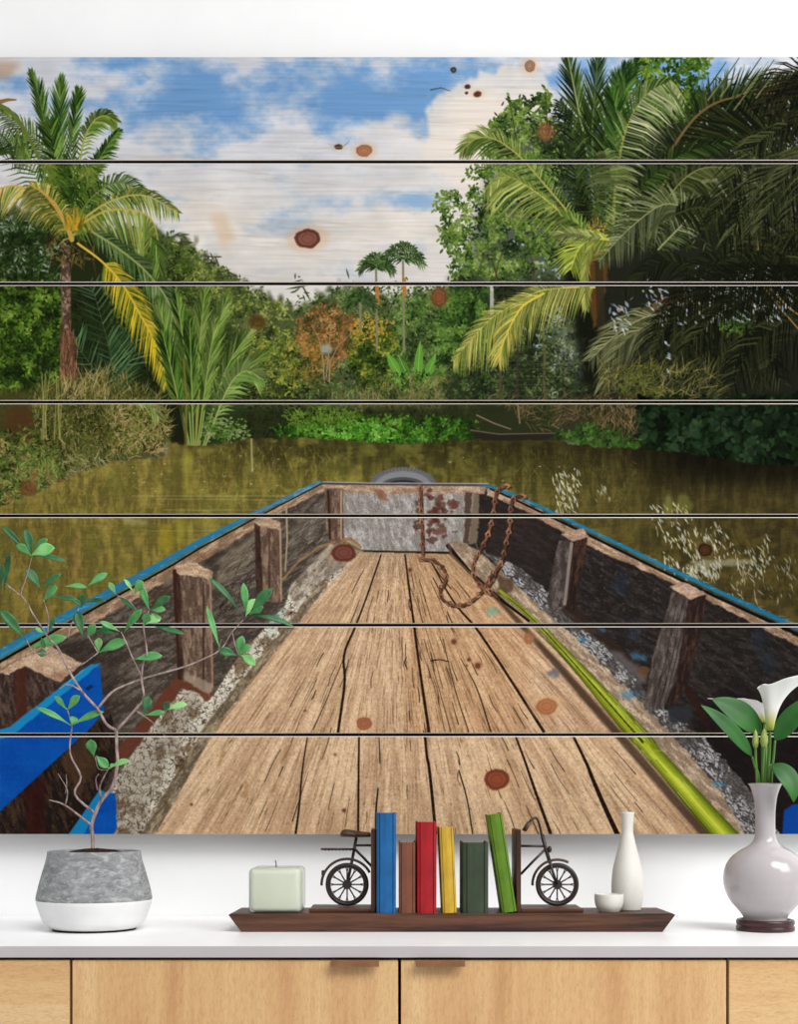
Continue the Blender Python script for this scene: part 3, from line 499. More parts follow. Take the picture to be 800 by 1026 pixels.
    # corner rib on the left
    fill([(325, 489), (344, 490), (344, 545), (331, 544), (327, 530)], None, tex=wall_tex(c_(92, 70, 58), c_(148, 124, 106), c_(52, 38, 32), 1.57, 12)); path([(329, 492), (331, 540)], 2.4, 2, c_(56, 36, 30)); path([(342, 492), (342, 540)], 2, 1.6, c_(168, 140, 110))
    # painted edges
    fill([(-40, 671), (0, 650), (55, 619), (161, 562), (200, 540), (250, 515), (320, 481.5), (323, 484), (262, 513.5), (200, 547), (175, 562), (60, 626), (0, 660), (-40, 682)], c_(40, 116, 156), 1)
    fill([(0, 655), (80, 610), (120, 588), (60, 624), (0, 660)], c_(60, 150, 176), .6, soft=1, rough=3); fill([(230, 527), (262, 510), (318, 483), (322, 484), (262, 513)], c_(106, 124, 150), .7, soft=.5)
    for _ in range(70):
        t = rg.random(); x = 320*t; y = 652-168*t-1.5+rg.normal(0, 1.2); seg(x, y, x+rg.uniform(2, 8), y-3.4*rg.random(), 1.1, .3, [c_(132, 112, 110), c_(96, 182, 206), c_(24, 84, 132)][rg.integers(3)], .6)
    path([(-40, 685), (0, 663), (60, 629), (175, 565), (200, 549.5), (262, 516), (322, 485)], 2.8, 1., c_(16, 14, 16))
    fill([(478, 486), (492, 486), (520, 496), (600, 533.5), (657, 561), (715, 588), (790, 622), (840, 646), (840, 651.5), (790, 627.5), (715, 592.5), (657, 565.3), (600, 537.3), (520, 499.5), (490, 488.5)], c_(34, 110, 144))
    for _ in range(60):
        t = rg.random(); x = 500+300*t; y = 489+138*t+rg.normal(0, 1); seg(x, y, x+rg.uniform(2, 8), y+3*rg.random(), 1., .3, [c_(150, 130, 120), c_(86, 176, 200), c_(20, 80, 110)][rg.integers(3)], .6)
    path([(492, 490), (520, 502.5), (600, 541), (657, 569), (715, 596.5), (790, 631), (840, 656)], 1.6, 3.6, c_(14, 13, 15))
    # cracked paint runs beside the boards
    fill([(330, 545), (364, 552), (330, 590), (258, 678), (225, 724), (160, 840), (106, 840), (112, 786), (150, 730), (182, 690), (214, 697), (236, 662), (286, 606), (292, 585), (330, 548)], None, tex=crackle(6.5, c_(220, 211, 193), c_(70, 56, 44), c_(128, 106, 82), -.9, 1.3, 1, .55, .075))
    fill([(330, 545), (364, 552), (340, 572), (296, 604), (288, 592)], None, .75, soft=2, tex=wall_tex(c_(112, 98, 84), c_(182, 168, 150), c_(70, 56, 46), -.8, 14))
    path([(284, 580), (300, 562), (322, 547), (336, 543)], 2.2, 1.6, c_(160, 120, 76), .7); path([(345, 541), (352, 540), (362, 548)], 4, 2, c_(146, 98, 64), .8)
    fill([(268, 640), (272, 618), (290, 606), (262, 650)], c_(134, 176, 170), .5, soft=3)
    fill([(118, 775), (150, 735), (185, 690), (206, 700), (170, 760), (140, 840), (110, 840)], c_(104, 92, 76), .35, soft=5, rough=6)
    # wooden lip beside the floor
    fill([(327, 588), (298, 626), (258, 676), (222, 724), (196, 768), (156, 836), (138, 840), (180, 770), (208, 722), (246, 676), (290, 622), (318, 586)], None, .85, rough=2, tex=wall_tex(c_(86, 72, 54), c_(152, 132, 104), c_(196, 180, 150), -.95, 15))
    # rust stringer
    fill([(216, 696), (206, 703), (196, 693), (183, 689), (168, 707), (140, 744), (118, 772), (106, 776), (108, 764), (150, 712), (170, 684), (178, 676), (208, 690)], c_(100, 54, 38), .9, rough=3)
    # floor
    fill([(363, 553), (450, 555), (470, 566), (500, 594), (560, 655), (640, 742), (742, 840), (154, 840), (212, 738), (258, 676), (297, 627), (330, 586)], None, tex=floor_tex)
    fill([(450, 554), (462, 562), (500, 598), (560, 662), (640, 752), (716, 840), (704, 840), (628, 752), (551, 662), (494, 598)], c_(44, 30, 22), .75, soft=1.5)
    # cross joint where the lower boards begin
    def gap(pts, w0, w1, a=.92): path([tuple(p) for p in curve(pts, 24)], w0, w1, c_(30, 18, 12), a)
    gap([(382, 556), (368, 597), (357, 626), (345, 656), (345.5, 684), (339, 733)], 1.4, 2.8); gap([(345, 658), (330, 695), (314, 731)], .6, 1.2, .7)
    gap([(406, 556), (411, 596), (415, 626), (422, 679), (430, 733)], 1.6, 3.)
    gap([(434, 566), (448, 592), (461, 611), (480, 633), (515, 686), (545, 733)], 1.2, 3.); gap([(430, 560), (440, 575), (452, 590)], 1, 1)
    gap([(308, 739), (303, 773), (300, 808), (296, 838)], 1.2, 2.2); gap([(360, 738), (359.5, 780), (359, 838)], 1.8, 2.2)
    gap([(380, 738), (381, 765)], .8, 1.2, .8); gap([(379, 790), (377, 812), (377, 838)], 1.4, 2.4)
    gap([(426, 738), (428, 758), (430, 768), (433, 795), (437, 838)], 2.4, 3.2)
    gap([(517, 738), (526, 762), (536, 791), (553, 838)], 1.8, 3.2)
    gap([(575, 738), (588, 765), (594, 780), (606, 808), (620, 838)], 2.4, 5.)
    for _ in range(150):
        t = rg.uniform(.0, 1); y = 565+t*265; u = rg.uniform(-.55, .9); x = VX+u*(y-VY)
        if x < 156+(838-y)*.62 or x > 480+(y-565)*.92: continue
        k = rg.uniform(8, 34); 
        if u > .02 and u < .62 or rg.random() < .45:
            gap([(x, y), (x+u*k*.5+rg.normal(0, .7), y+k*.5), (x+u*k, y+k)], rg.uniform(.3, .9), rg.uniform(.3, 1.1), .65)
    gap([(444, 640), (456, 690), (470, 733)], .8, 1, .8); gap([(462, 660), (478, 690), (492, 733)], .7, 1.6, .85); gap([(425, 640), (440, 690), (452, 733)], .5, .9, .7); gap([(418, 640), (436, 690), (446, 733)], .5, .8, .6)
    gap([(460, 772), (468, 800), (474, 836)], 1.4, 1.4, .85); gap([(432, 662), (441, 661), (450, 663)], 1.2, .8, .9); gap([(408, 580), (430, 640), (444, 690)], .5, .8, .6)
    for x, y, l in ((222, 760, 16), (288, 752, 14), (284, 760, 10), (276, 790, 8), (246, 792, 14)): fill([(x, y-l/2), (x+4, y-l/2+1), (x, y+l/2), (x-4, y+l/2)], c_(150, 108, 68), .55, soft=1, rough=3)
    for x, y, r in ((192, 806, 1.4), (455, 643, 2.6), (470, 661, 1.8), (479, 667, 3), (468, 667, 1), (336, 756, 1.2), (306, 712, 1.2), (411, 571, 2), (345, 812, 2)): fill(ell(x, y, r, r), c_(62, 38, 28), .9); fill(ell(x, y, r*1.8, r*1.6), c_(150, 92, 60), .35)
    for x, y, c in ((494, 613, c_(92, 168, 150)), (555, 674, c_(84, 84, 100)), (552, 676, c_(96, 96, 110)), (592, 632, c_(126, 128, 130))): fill(ell(x, y, 6, 3.5), c, .6, soft=1.5, rough=4)
    for _ in range(40): x, y = rg.uniform(350, 700), rg.uniform(745, 832); seg(x, y, x+2, y+rg.uniform(1, 4), 1.4, .5, c_(136, 116, 108), .5)
    # beam and dirty ledge beside the bamboo
    fill([(449, 546), (458, 540), (480, 552), (520, 588), (578, 640), (640, 700), (676, 738), (722, 790), (760, 840), (735, 840), (690, 790), (648, 740), (560, 652), (505, 602), (470, 572)], None, tex=wall_tex(c_(132, 112, 92), c_(192, 168, 142), c_(96, 78, 62), .8, 18), rough=1.5)
    path([(449, 547), (470, 572), (505, 603), (530, 622)], 4, 2.5, c_(28, 20, 16)); path([(450, 545), (452, 555), (470, 573), (500, 600)], 3., 2, c_(98, 76, 58), .7)
    fill([(500, 575), (516, 582), (514, 592), (498, 596)], c_(74, 52, 40), .75, soft=1, rough=4)
    fill([(474, 544), (486, 552), (520, 568), (562, 604), (600, 640), (660, 706), (708, 742), (752, 790), (785, 840), (748, 840), (722, 792), (676, 738), (578, 640), (520, 588)], None, rough=3, tex=crackle(3.0, c_(168, 166, 164), c_(58, 54, 54), c_(92, 86, 82), .75, 2.8, 5, .53, .17))
    for x, y in ((601, 632), (633, 695), (628, 697), (640, 660), (722, 785), (585, 640)): fill(ell(x, y, 7, 3), c_(60, 124, 160), .55, soft=1.5, rough=5)
    fill([(562, 612), (572, 604), (600, 630), (640, 664), (650, 690), (640, 680), (606, 648)], c_(48, 34, 28), .8, rough=3); fill([(600, 642), (640, 668), (648, 684), (640, 684)], c_(156, 160, 166), .35, soft=2, rough=4)
    fill(ell(645, 674, 6, 6, 12), c_(104, 74, 48), .7, rough=3)
    # ribs on the left
    def rib(side, face, top, cs, cf, ct, s, ang=1.5):
        fill(side, None, tex=wall_tex(*cs, ang, s)); fill(face, None, tex=wall_tex(*cf, ang, s+1), rough=1.); fill(top, None, tex=wall_tex(*ct, 0., s+2), rough=1.2)
    br = (c_(54, 38, 33), c_(84, 58, 48), c_(30, 22, 20)); gf = (c_(92, 72, 60), c_(142, 118, 98), c_(58, 44, 38)); tp = (c_(168, 138, 110), c_(204, 176, 146), c_(128, 96, 76))
    rib([(255, 524), (262, 527), (264, 600), (257, 592)], [(261, 527), (281, 530), (282, 604), (264, 602)], [(255, 523), (268, 518), (282, 523), (281, 531), (262, 528)], br, gf, tp, 20)
    path([(281, 530), (282, 602)], 2.2, 1.6, c_(170, 140, 112), .9); path([(270, 534), (270, 600)], 1.2, 2, c_(76, 44, 38), .8)
    rib([(174, 568), (183, 574), (186, 682), (178, 680)], [(181, 575), (212, 581), (214, 690), (208, 696), (184, 680)], [(173, 570), (178, 565), (196, 564), (213, 573), (212, 582), (200, 578), (181, 576)], br, gf, tp, 24)
    path([(175, 572), (176, 610), (180, 680)], 4, 2, c_(58, 32, 26), .9); path([(204, 584), (204, 690)], 1.6, 2.2, c_(62, 42, 36), .85); path([(211, 584), (213, 688)], 2, 2, c_(158, 126, 102), .7)
    fill([(186, 672), (214, 686), (212, 697), (196, 688), (184, 682)], c_(176, 156, 136), .6, soft=1, rough=3)
    # big block lower left
    fill([(-40, 680), (0, 676), (8, 668), (24, 668), (60, 684), (60, 720), (0, 740), (-40, 750)], None, tex=wall_tex(c_(52, 40, 36), c_(92, 72, 62), c_(130, 108, 92), 1.3, 28))
    fill([(14, 668), (26, 667), (27, 720), (16, 728)], c_(74, 38, 28), .8, rough=2)
    fill([(0, 674), (8, 667), (49, 647), (82, 665), (60, 684), (25, 668), (8, 676)], None, tex=wall_tex(c_(176, 144, 116), c_(206, 178, 150), c_(150, 110, 86), .2, 30), rough=1.5)
    fill([(45, 676), (60, 684), (82, 666), (70, 672)], c_(120, 78, 56), .4, soft=2)
    # dark corner under the blue bar
    fill([(-40, 840), (-40, 800), (0, 812), (92, 728), (112, 716), (118, 760), (104, 790), (66, 840)], None, tex=wall_tex(c_(28, 22, 20), c_(60, 44, 34), c_(100, 72, 50), 1.2, 32))
    fill([(24, 790), (44, 776), (46, 840), (28, 840)], c_(52, 20, 16), .7, soft=2, rough=3); fill([(60, 760), (90, 732), (96, 770), (78, 800)], c_(86, 60, 40), .6, soft=2, rough=5)
    # blue bars
    def blue(X, Y): return np.clip(mixc(c_(10, 66, 150), c_(14, 86, 174), fbm(X/22, Y/14, 3, 34))*(.95+.1*vn(X/1.5, Y/1.5, 35))[..., None], 0, 1)
    fill([(-40, 770), (0, 738), (100, 666), (104, 712), (92, 728), (0, 813), (-40, 850)], None, tex=blue)
    fill([(-40, 758), (0, 731), (10, 728), (91, 665), (101, 665), (12, 737), (0, 741), (-40, 772)], c_(28, 132, 186), 1, rough=1); path([(60, 690), (84, 671)], 1.4, 1, c_(150, 190, 200), .5)
    for x, y in ((88, 690), (91, 688)): fill(ell(x, y, 2.4, 1.8), c_(14, 40, 80), .9)
    fill([(66, 840), (80, 820), (100, 793), (116, 795), (117, 830), (112, 840)], None, tex=blue); fill([(66, 840), (100, 791), (106, 794), (82, 840)], c_(24, 124, 178), 1)
    # ribs on the right
    def rr(face, edge, side, top, s):
        fill(side, None, tex=wall_tex(c_(38, 27, 24), c_(72, 51, 42), c_(26, 20, 19), 1.75, s)); fill(face, None, tex=wall_tex(c_(62, 54, 50), c_(104, 92, 86), c_(40, 34, 32), 1.75, s+1), rough=1.)
        fill(top, None, tex=wall_tex(c_(156, 128, 108), c_(198, 168, 144), c_(120, 94, 78), 0., s+2), rough=1.)
        if edge: path(edge, 3.4, 3, c_(142, 128, 120), .8)
    rr([(560, 541), (574, 543), (568, 606), (552, 612), (548, 600)], [(573, 545), (566, 605)], [(573, 543), (589, 538), (586, 560), (576, 612), (564, 610)], [(562, 535), (584, 529), (590, 537), (574, 543)], 40)
    rr([(674, 592), (690, 600), (678, 680), (664, 712), (646, 706), (654, 660)], None, [(688, 600), (708, 596), (702, 640), (688, 690), (670, 712), (676, 670)], [(671, 588), (686, 583), (708, 594), (692, 601)], 44)
    for x in (664, 668, 672, 658): path([(x+20, 606), (x+10, 660), (x-2, 704)], .8, .9, c_(34, 26, 24), .7)
    fill(ell(683, 716, 13, 9), c_(42, 44, 50), .85, soft=1, rough=4)
    path([(690, 692), (704, 716), (712, 736)], 8, 5, c_(44, 24, 18), .7)
    fill([(786, 812), (795, 806), (840, 800), (840, 840), (784, 840)], c_(12, 66, 150))
    # bamboo
    A = curve([(498, 592), (542, 632), (621, 729), (646, 757), (716, 842)], 70); B = curve([(503, 590), (548, 630), (645, 729), (668, 757), (747, 842)], 70)
    n = 9
    for k in range(n):
        f0, f1 = k/n, (k+1)/n; m = (f0+f1)/2
        col = pal([c_(52, 58, 10), c_(104, 122, 18), c_(160, 178, 34), c_(196, 206, 56), c_(150, 168, 34), c_(104, 122, 16), c_(62, 74, 8)], np.array([m]))[0].astype(np.float32)
        P = [tuple(A[i]+(B[i]-A[i])*f0) for i in range(70)]+[tuple(A[i]+(B[i]-A[i])*f1) for i in range(69, -1, -1)]
        fill(P, col, .98)
    for i0 in range(2, 66):
        f = rg.random(); p = A[i0]+(B[i0]-A[i0])*f; q = A[i0+3]+(B[i0+3]-A[i0+3])*f
        seg(*p, *q, .9, .7, [c_(216, 222, 110), c_(70, 80, 10), c_(120, 134, 20)][rg.integers(3)], .5)
    path([tuple(A[i]+(B[i]-A[i])*.45) for i in range(4, 44)], .8, 2.4, c_(40, 44, 8), .75)
    seg(*(A[50]), *(B[50]), 1.2, 1.2, c_(150, 160, 60), .6)
    # chain
    def chain(pts, step=5.6):
        P = curve(pts, 400); d = np.concatenate([[0], np.cumsum(np.hypot(*np.diff(P, axis=0).T))]); n = max(int(d[-1]/step), 2)
        for k in range(n):
            s0 = k*step; p = np.array([np.interp(s0, d, P[:, j]) for j in (0, 1)]); q = np.array([np.interp(min(s0+step*1.35, d[-1]), d, P[:, j]) for j in (0, 1)])
            T = (q-p)/(np.hypot(*(q-p))+1e-6); N = np.array([-T[1], T[0]]); col = c_(132, 88, 66)*rg.uniform(.7, 1.25)
            seg(p[0]+1, p[1]+1.4, q[0]+1, q[1]+1.4, 3, 3, c_(34, 22, 16), .6)
            if k % 2: seg(*p, *q, 2.6, 2.6, col*.75)
            else:
                for s in (-1, 1): m = (p+q)/2+N*s*2.3; seg(*p, *m, 1.6, 1.6, col); seg(*m, *q, 1.6, 1.6, col)
                seg(*(p+N*1.5), *((p+q)/2+N*1.5), .7, .5, c_(196, 156, 130), .7)
    path([(422, 488), (423, 520), (424, 556)], 4, 4, c_(70, 48, 40), .35)
    chain([(421, 486), (422, 505), (423, 530), (424, 556)]); chain([(420, 560), (436, 562), (447, 574), (445, 586), (440, 593), (445, 602), (457, 607), (470, 604), (483, 593), (494, 581), (500, 566)])
    chain([(511, 487), (500, 489), (496, 500), (495, 512), (491, 530), (485, 545), (475, 562), (474, 575), (482, 588), (494, 597)]); chain([(527, 498), (516, 497), (512, 507), (511, 527), (507, 545), (502, 565), (492, 577), (487, 587), (498, 598)])

CRACKS = (162., 284.2, 402.8, 516.8, 626.3, 736.2)
def paint_wood():
    # the wood of the planks showing through the ink: fine streaks along each plank and the knots
    pid = np.zeros(PH, np.float32)
    for y in CRACKS: pid += (GY > y)
    P = np.broadcast_to(pid[:, None], (PH, PW))
    g = fbm(XX/70+P*13.7, YY/1.5+P*31.1+3*fbm(XX/90, YY/30, 2, 120), 3, 121)
    up = sst(330, 250, YY); k = .03*up+.03
    ART[:] = np.clip(ART*(1+k*2*(g-.5))[..., None], 0, 1)
    gl = fbm(XX/120+P*5, (YY+9*np.sin(XX/130+P))/5.+P*11, 3, 131)
    line = sst(.62, .70, gl)*(1-sst(.70, .78, gl))*up
    ART[:] = mixc(ART, ART*c_(206, 188, 164), line*.2)
    def knot(x, y, rx, ry, c0, c1, halo=.35, cx=0, al=.92):
        fill(ell(x, y, rx*1.7, ry*1.5), c_(206, 160, 116), halo, soft=3)
        fill(ell(x, y, rx, ry), c0, al, soft=.5, rough=1.5); fill(ell(x+cx, y, rx*.72, ry*.7), c1, .75*al, rough=1.5)
        for q in (.8, .45): 
            E = ell(x+cx*.5, y, rx*q, ry*q, 22)
            for i in range(22): seg(*E[i], *E[(i+1) % 22], .6, .6, c0*.7, .4)
    R0, R1 = c_(92, 44, 34), c_(128, 76, 58)
    knot(308.5, 239, 13, 10, R0, c_(138, 92, 78)); knot(344.5, 554, 12, 9, R0, c_(122, 74, 62), .2); knot(498, 781, 12.5, 10.5, c_(112, 52, 34), c_(146, 76, 50), .2)
    knot(531, 66, 5.5, 6.5, c_(140, 102, 82), c_(170, 130, 108)); knot(365, 151, 8, 6.5, c_(152, 96, 66), c_(178, 120, 86)); knot(339.5, 147, 4.5, 3, c_(84, 56, 42), c_(40, 26, 20))
    knot(455, 70, 3., 3, c_(46, 40, 44), c_(110, 110, 120), .1); knot(479, 94, 4, 3, c_(120, 70, 48), c_(60, 34, 26)); knot(469, 87, 3, 2.4, c_(92, 64, 60), c_(50, 34, 34), .2); knot(468, 93, 1.4, 1.2, c_(96, 50, 40), c_(60, 30, 26), .1)
    path([(432, 90), (442, 88), (451, 91)], 1.6, .8, c_(70, 74, 60), .8); path([(344, 147), (320, 149), (300, 149)], .8, .4, c_(190, 160, 124), .8); path([(345, 146), (350, 142)], .8, .4, c_(110, 90, 66), .8)
    fill([(-40, 60), (22, 62), (10, 78), (-40, 88)], c_(176, 134, 98), .55, soft=4); fill([(210, 215), (226, 212), (236, 240), (222, 250)], c_(206, 170, 132), .45, soft=4)
    knot(440, 298, 8, 10, c_(108, 58, 36), c_(140, 82, 50), .1, 0, .7); knot(547, 132, 8, 9, c_(128, 72, 48), c_(150, 90, 62), .1, 0, .5); knot(258, 323, 9, 8, c_(90, 66, 26), c_(60, 42, 18), .1, 0, .6)
    knot(707, 551, 7.5, 6.5, c_(48, 26, 16), c_(82, 56, 30), .1); knot(548, 708, 11, 8.5, c_(156, 92, 56), c_(176, 110, 70), .3, 0, .7); knot(365, 725, 8, 7, c_(150, 84, 54), c_(166, 100, 66), .2, 0, .8); knot(530, 640, 5, 6, c_(156, 104, 68), c_(170, 116, 80), .2)
    # broad soft fall-off of the printed photograph towards its right edge
    ART[:] *= (1-.12*sst(640, 800, XX)*sst(90, 200, YY))[..., None]

def paint_all():
    paint_sky(); paint_trees(); paint_right(); paint_left(); paint_water(); paint_boat(); paint_wood()
    return np.clip(ART, 0, 1)
# ------------------------------------------------------------------
# The room: metres, wall at y = 0, console in front of it
# ------------------------------------------------------------------
import bpy, bmesh, math, random
from mathutils import Vector, Matrix
random.seed(5)
COL = bpy.context.scene.collection
FOC, CAMD, CAMZ, HOR = 1357.5, 2.715, .986, 800.   # a shift lens: the horizon sits low in the frame
def gx(px, y): return (px-400)*(CAMD+y)/FOC
def gz(py, y): return CAMZ-(py-HOR)*(CAMD+y)/FOC
def g3(px, py, y): return Vector((gx(px, y), y, gz(py, y)))
def sc(y): return (CAMD+y)/FOC          # metres per image step at depth y

# ---------- materials
def lin(c, k=1.):
    return tuple((v/12.92 if v <= .04045 else ((v+.055)/1.055)**2.4) for v in [k/255 for k in c])+(1.,)
class M:
    def __init__(s, name, rough=.5, spec=.4):
        s.m = bpy.data.materials.new(name); s.m.use_nodes = True; s.t = s.m.node_tree
        s.b = s.t.nodes['Principled BSDF']; s.b.inputs['Roughness'].default_value = rough
        s.b.inputs['Specular IOR Level'].default_value = spec
    def n(s, ty, **kw):
        d = s.t.nodes.new(ty)
        for k, v in kw.items(): setattr(d, k, v)
        return d
    def l(s, a, b): s.t.links.new(a, b)
    def noise(s, scale, stretch=(1, 1, 1), detail=6, rough=.6, dist=0., vec='Object'):
        tc = s.n('ShaderNodeTexCoord'); mp = s.n('ShaderNodeMapping'); mp.inputs['Scale'].default_value = stretch
        nz = s.n('ShaderNodeTexNoise'); nz.inputs['Scale'].default_value = scale; nz.inputs['Detail'].default_value = detail
        nz.inputs['Roughness'].default_value = rough; nz.inputs['Distortion'].default_value = dist
        s.l(tc.outputs[vec], mp.inputs['Vector']); s.l(mp.outputs['Vector'], nz.inputs['Vector']); return nz.outputs['Fac']
    def ramp(s, fac, stops):
        r = s.n('ShaderNodeValToRGB'); e = r.color_ramp.elements
        while len(e) < len(stops): e.new(.5)
        for k, (p, c) in enumerate(stops): e[k].position = p; e[k].color = lin(c)
        s.l(fac, r.inputs['Fac']); return r.outputs['Color']
    def mix(s, a, b, fac, mode='MIX'):
        x = s.n('ShaderNodeMix', data_type='RGBA', blend_type=mode)
        for v, i in ((a, 6), (b, 7), (fac, 0)):
            if hasattr(v, 'is_output'): s.l(v, x.inputs[i])
            else: x.inputs[i].default_value = v
        return x.outputs[2]
    def base(s, c):
        if hasattr(c, 'is_output'): s.l(c, s.b.inputs['Base Color'])
        else: s.b.inputs['Base Color'].default_value = c
        return s
    def bump(s, h, strength=.2, dist=.002):
        b = s.n('ShaderNodeBump'); b.inputs['Strength'].default_value = strength; b.inputs['Distance'].default_value = dist
        s.l(h, b.inputs['Height']); s.l(b.outputs['Normal'], s.b.inputs['Normal']); return s

def mottled(name, c0, c1, scale=20, rough=.5, spec=.4, stretch=(1, 1, 1), lo=.35, hi=.65, bump=0., detail=6):
    m = M(name, rough, spec); f = m.noise(scale, stretch, detail)
    m.base(m.ramp(f, [(lo, c0), (hi, c1)]))
    if bump: m.bump(f, bump)
    return m.m
def oak(name, vertical, tone=1.):
    m = M(name, .5, .25)
    st = (1, 1, .05) if vertical else (.05, 1, 1)
    st2 = (1, 1, .02) if vertical else (.02, 1, 1)
    a = m.noise(17, st, 8, .62, .35); b = m.noise(420, tuple(v if v == 1 else v*4 for v in st), 5, .7, .8); c = m.noise(4, st2, 2)
    k = lambda c: tuple(v*tone for v in c)
    col = m.ramp(a, [(.28, k((192, 142, 98))), (.42, k((217, 171, 120))), (.55, k((229, 189, 136))), (.74, k((236, 202, 152)))])
    col = m.mix(col, lin((202, 148, 108)), m.ramp(c, [(.5, (0, 0, 0)), (.72, (120, 120, 120))]))
    col = m.mix(col, lin((158, 110, 72)), m.ramp(b, [(.46, (0, 0, 0)), (.66, (165, 165, 165))]))
    m.base(col); m.bump(b, .08, .001); return m.m
def walnut(name, c0, c1, st=(.06, 1, 1), rough=.45):
    m = M(name, rough, .35); a = m.noise(60, st, 7, .65, .3); b = m.noise(240, st, 3)
    col = m.ramp(a, [(.38, c0), (.62, c1)]); col = m.mix(col, lin(tuple(v*.55 for v in c0)), m.ramp(b, [(.52, (0, 0, 0)), (.75, (190, 190, 190))]))
    m.base(col); m.bump(b, .12, .001); return m.m

MAT = dict(
    wall=mottled('wall paint', (240, 240, 240), (244, 244, 244), 6, .85, .15),
    floor=mottled('pale grey floorboards', (186, 186, 186), (202, 202, 201), 14, .6, .2, (.06, 1, 1)),
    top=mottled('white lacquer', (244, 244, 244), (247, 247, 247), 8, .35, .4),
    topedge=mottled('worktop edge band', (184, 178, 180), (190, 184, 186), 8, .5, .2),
    oakv=oak('oak vertical grain', True, .955), oakh=oak('oak horizontal grain', False, .955),
    carcass=mottled('dark cabinet carcass', (44, 26, 22), (52, 32, 26), 12, .7),
    handle=mottled('bronze pull', (120, 82, 50), (140, 98, 62), 40, .4, .5),
    walnut=walnut('walnut tray', (40, 22, 15), (100, 63, 44)), walnutv=walnut('walnut upright', (52, 30, 20), (104, 66, 46), (1, 1, .06)),
    iron=mottled('dark bronze metal', (24, 16, 11), (42, 29, 21), 90, .45, .6), ironw=mottled('worn bronze rim', (44, 30, 21), (82, 61, 45), 70, .5, .5),
    saddle=mottled('worn brown leather', (48, 34, 24), (90, 68, 48), 60, .5, .4),
    wick=mottled('wick', (86, 84, 78), (120, 116, 108), 200, .9),
    white=mottled('matt white ceramic', (206, 202, 194), (217, 214, 206), 30, .55, .3, (1, 1, .3)),
    vase=mottled('glossy pale ceramic', (170, 163, 165), (184, 177, 178), 6, .16, .6),
    ebony=mottled('dark carved wood', (40, 16, 18), (62, 28, 28), 50, .35, .5),
    potwhite=mottled('white glaze', (222, 222, 222), (230, 230, 230), 20, .5, .3),
    soil=mottled('potting soil', (22, 16, 13), (62, 46, 38), 260, .95, .1, bump=.9),
    bark=mottled('pale bark', (112, 92, 88), (184, 164, 158), 130, .8, .2, (1, 1, .3), bump=.5),
    stem=mottled('green stalk', (50, 98, 26), (92, 134, 50), 30, .45, .4, (1, 1, .1)),
    rawwood=mottled('bare wood edge', (196, 186, 170), (222, 214, 200), 60, .8, .1, (.05, 1, 1)),
    gapshade=mottled('plank gap shade', (20, 15, 12), (30, 22, 18), 60, .9, .05, (.05, 1, 1)),  # shade of the plank gaps put into the colour, near black
    pages=mottled('book pages', (200, 198, 192), (222, 220, 212), 160, .9, .1, (1, .02, .02)),
)
def leafmat(name, c0, c1, sc_=30, rough=.45, tr=.25):
    m = M(name, rough, .4); f = m.noise(sc_, (1, 1, 1), 3)
    m.base(m.ramp(f, [(.35, c0), (.65, c1)]))
    m.b.inputs['Subsurface Weight'].default_value = 0
    return m.m
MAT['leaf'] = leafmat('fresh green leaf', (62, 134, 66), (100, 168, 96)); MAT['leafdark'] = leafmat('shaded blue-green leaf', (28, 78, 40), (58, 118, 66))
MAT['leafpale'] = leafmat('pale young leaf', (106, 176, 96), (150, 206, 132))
MAT['calla_leaf'] = leafmat('deep green calla leaf', (18, 74, 14), (34, 98, 22), 14, .5)
MAT['bud'] = leafmat('pale green bud', (116, 140, 60), (160, 172, 92))
def pot_grey():
    m = M('marbled grey concrete', .75, .2); a = m.noise(26, (1, 1, 1.6), 9, .75, 1.4); b = m.noise(48, (.7, .7, 1.8), 8, .7, 1.6)
    c = m.ramp(a, [(.34, (104, 106, 108)), (.5, (132, 134, 136)), (.68, (160, 161, 161))])
    c = m.mix(c, lin((190, 190, 188)), m.ramp(b, [(.5, (0, 0, 0)), (.6, (190, 190, 190))])); m.base(c); m.bump(b, .2); return m.m
MAT['potgrey'] = pot_grey()
def bloom_mat():
    m = M('white calla petal', .5, .3); tc = m.n('ShaderNodeTexCoord'); s = m.n('ShaderNodeSeparateXYZ'); m.l(tc.outputs['Generated'], s.inputs[0])
    m.base(m.ramp(s.outputs['Z'], [(0., (142, 170, 40)), (.14, (206, 208, 110)), (.38, (238, 238, 234))])); return m.m
MAT['bloom'] = bloom_mat()
def wax_mat():
    m = M('pale green wax', .5, .3); f = m.noise(16, (1, 1, 1), 3); m.base(m.ramp(f, [(.3, (212, 211, 192)), (.7, (219, 218, 201))]))
    m.b.inputs['Subsurface Weight'].default_value = .1; m.b.inputs['Subsurface Radius'].default_value = (.01, .012, .008); m.b.inputs['Subsurface Scale'].default_value = .5
    return m.m
MAT['wax'] = wax_mat()
def glass_mat():
    m = M('frosted glass', .12, .5); m.b.inputs['Transmission Weight'].default_value = .78; m.b.inputs['IOR'].default_value = 1.15
    f = m.noise(4); m.base(m.ramp(f, [(0., (240, 248, 238)), (1., (246, 252, 244))])); return m.m
MAT['glass'] = glass_mat()
def cloth(name, c):
    return mottled(name, tuple(v*.74 for v in c), tuple(min(255, v*.94) for v in c), 45, .65, .2, (1, 1, .5), .3, .7, .06)

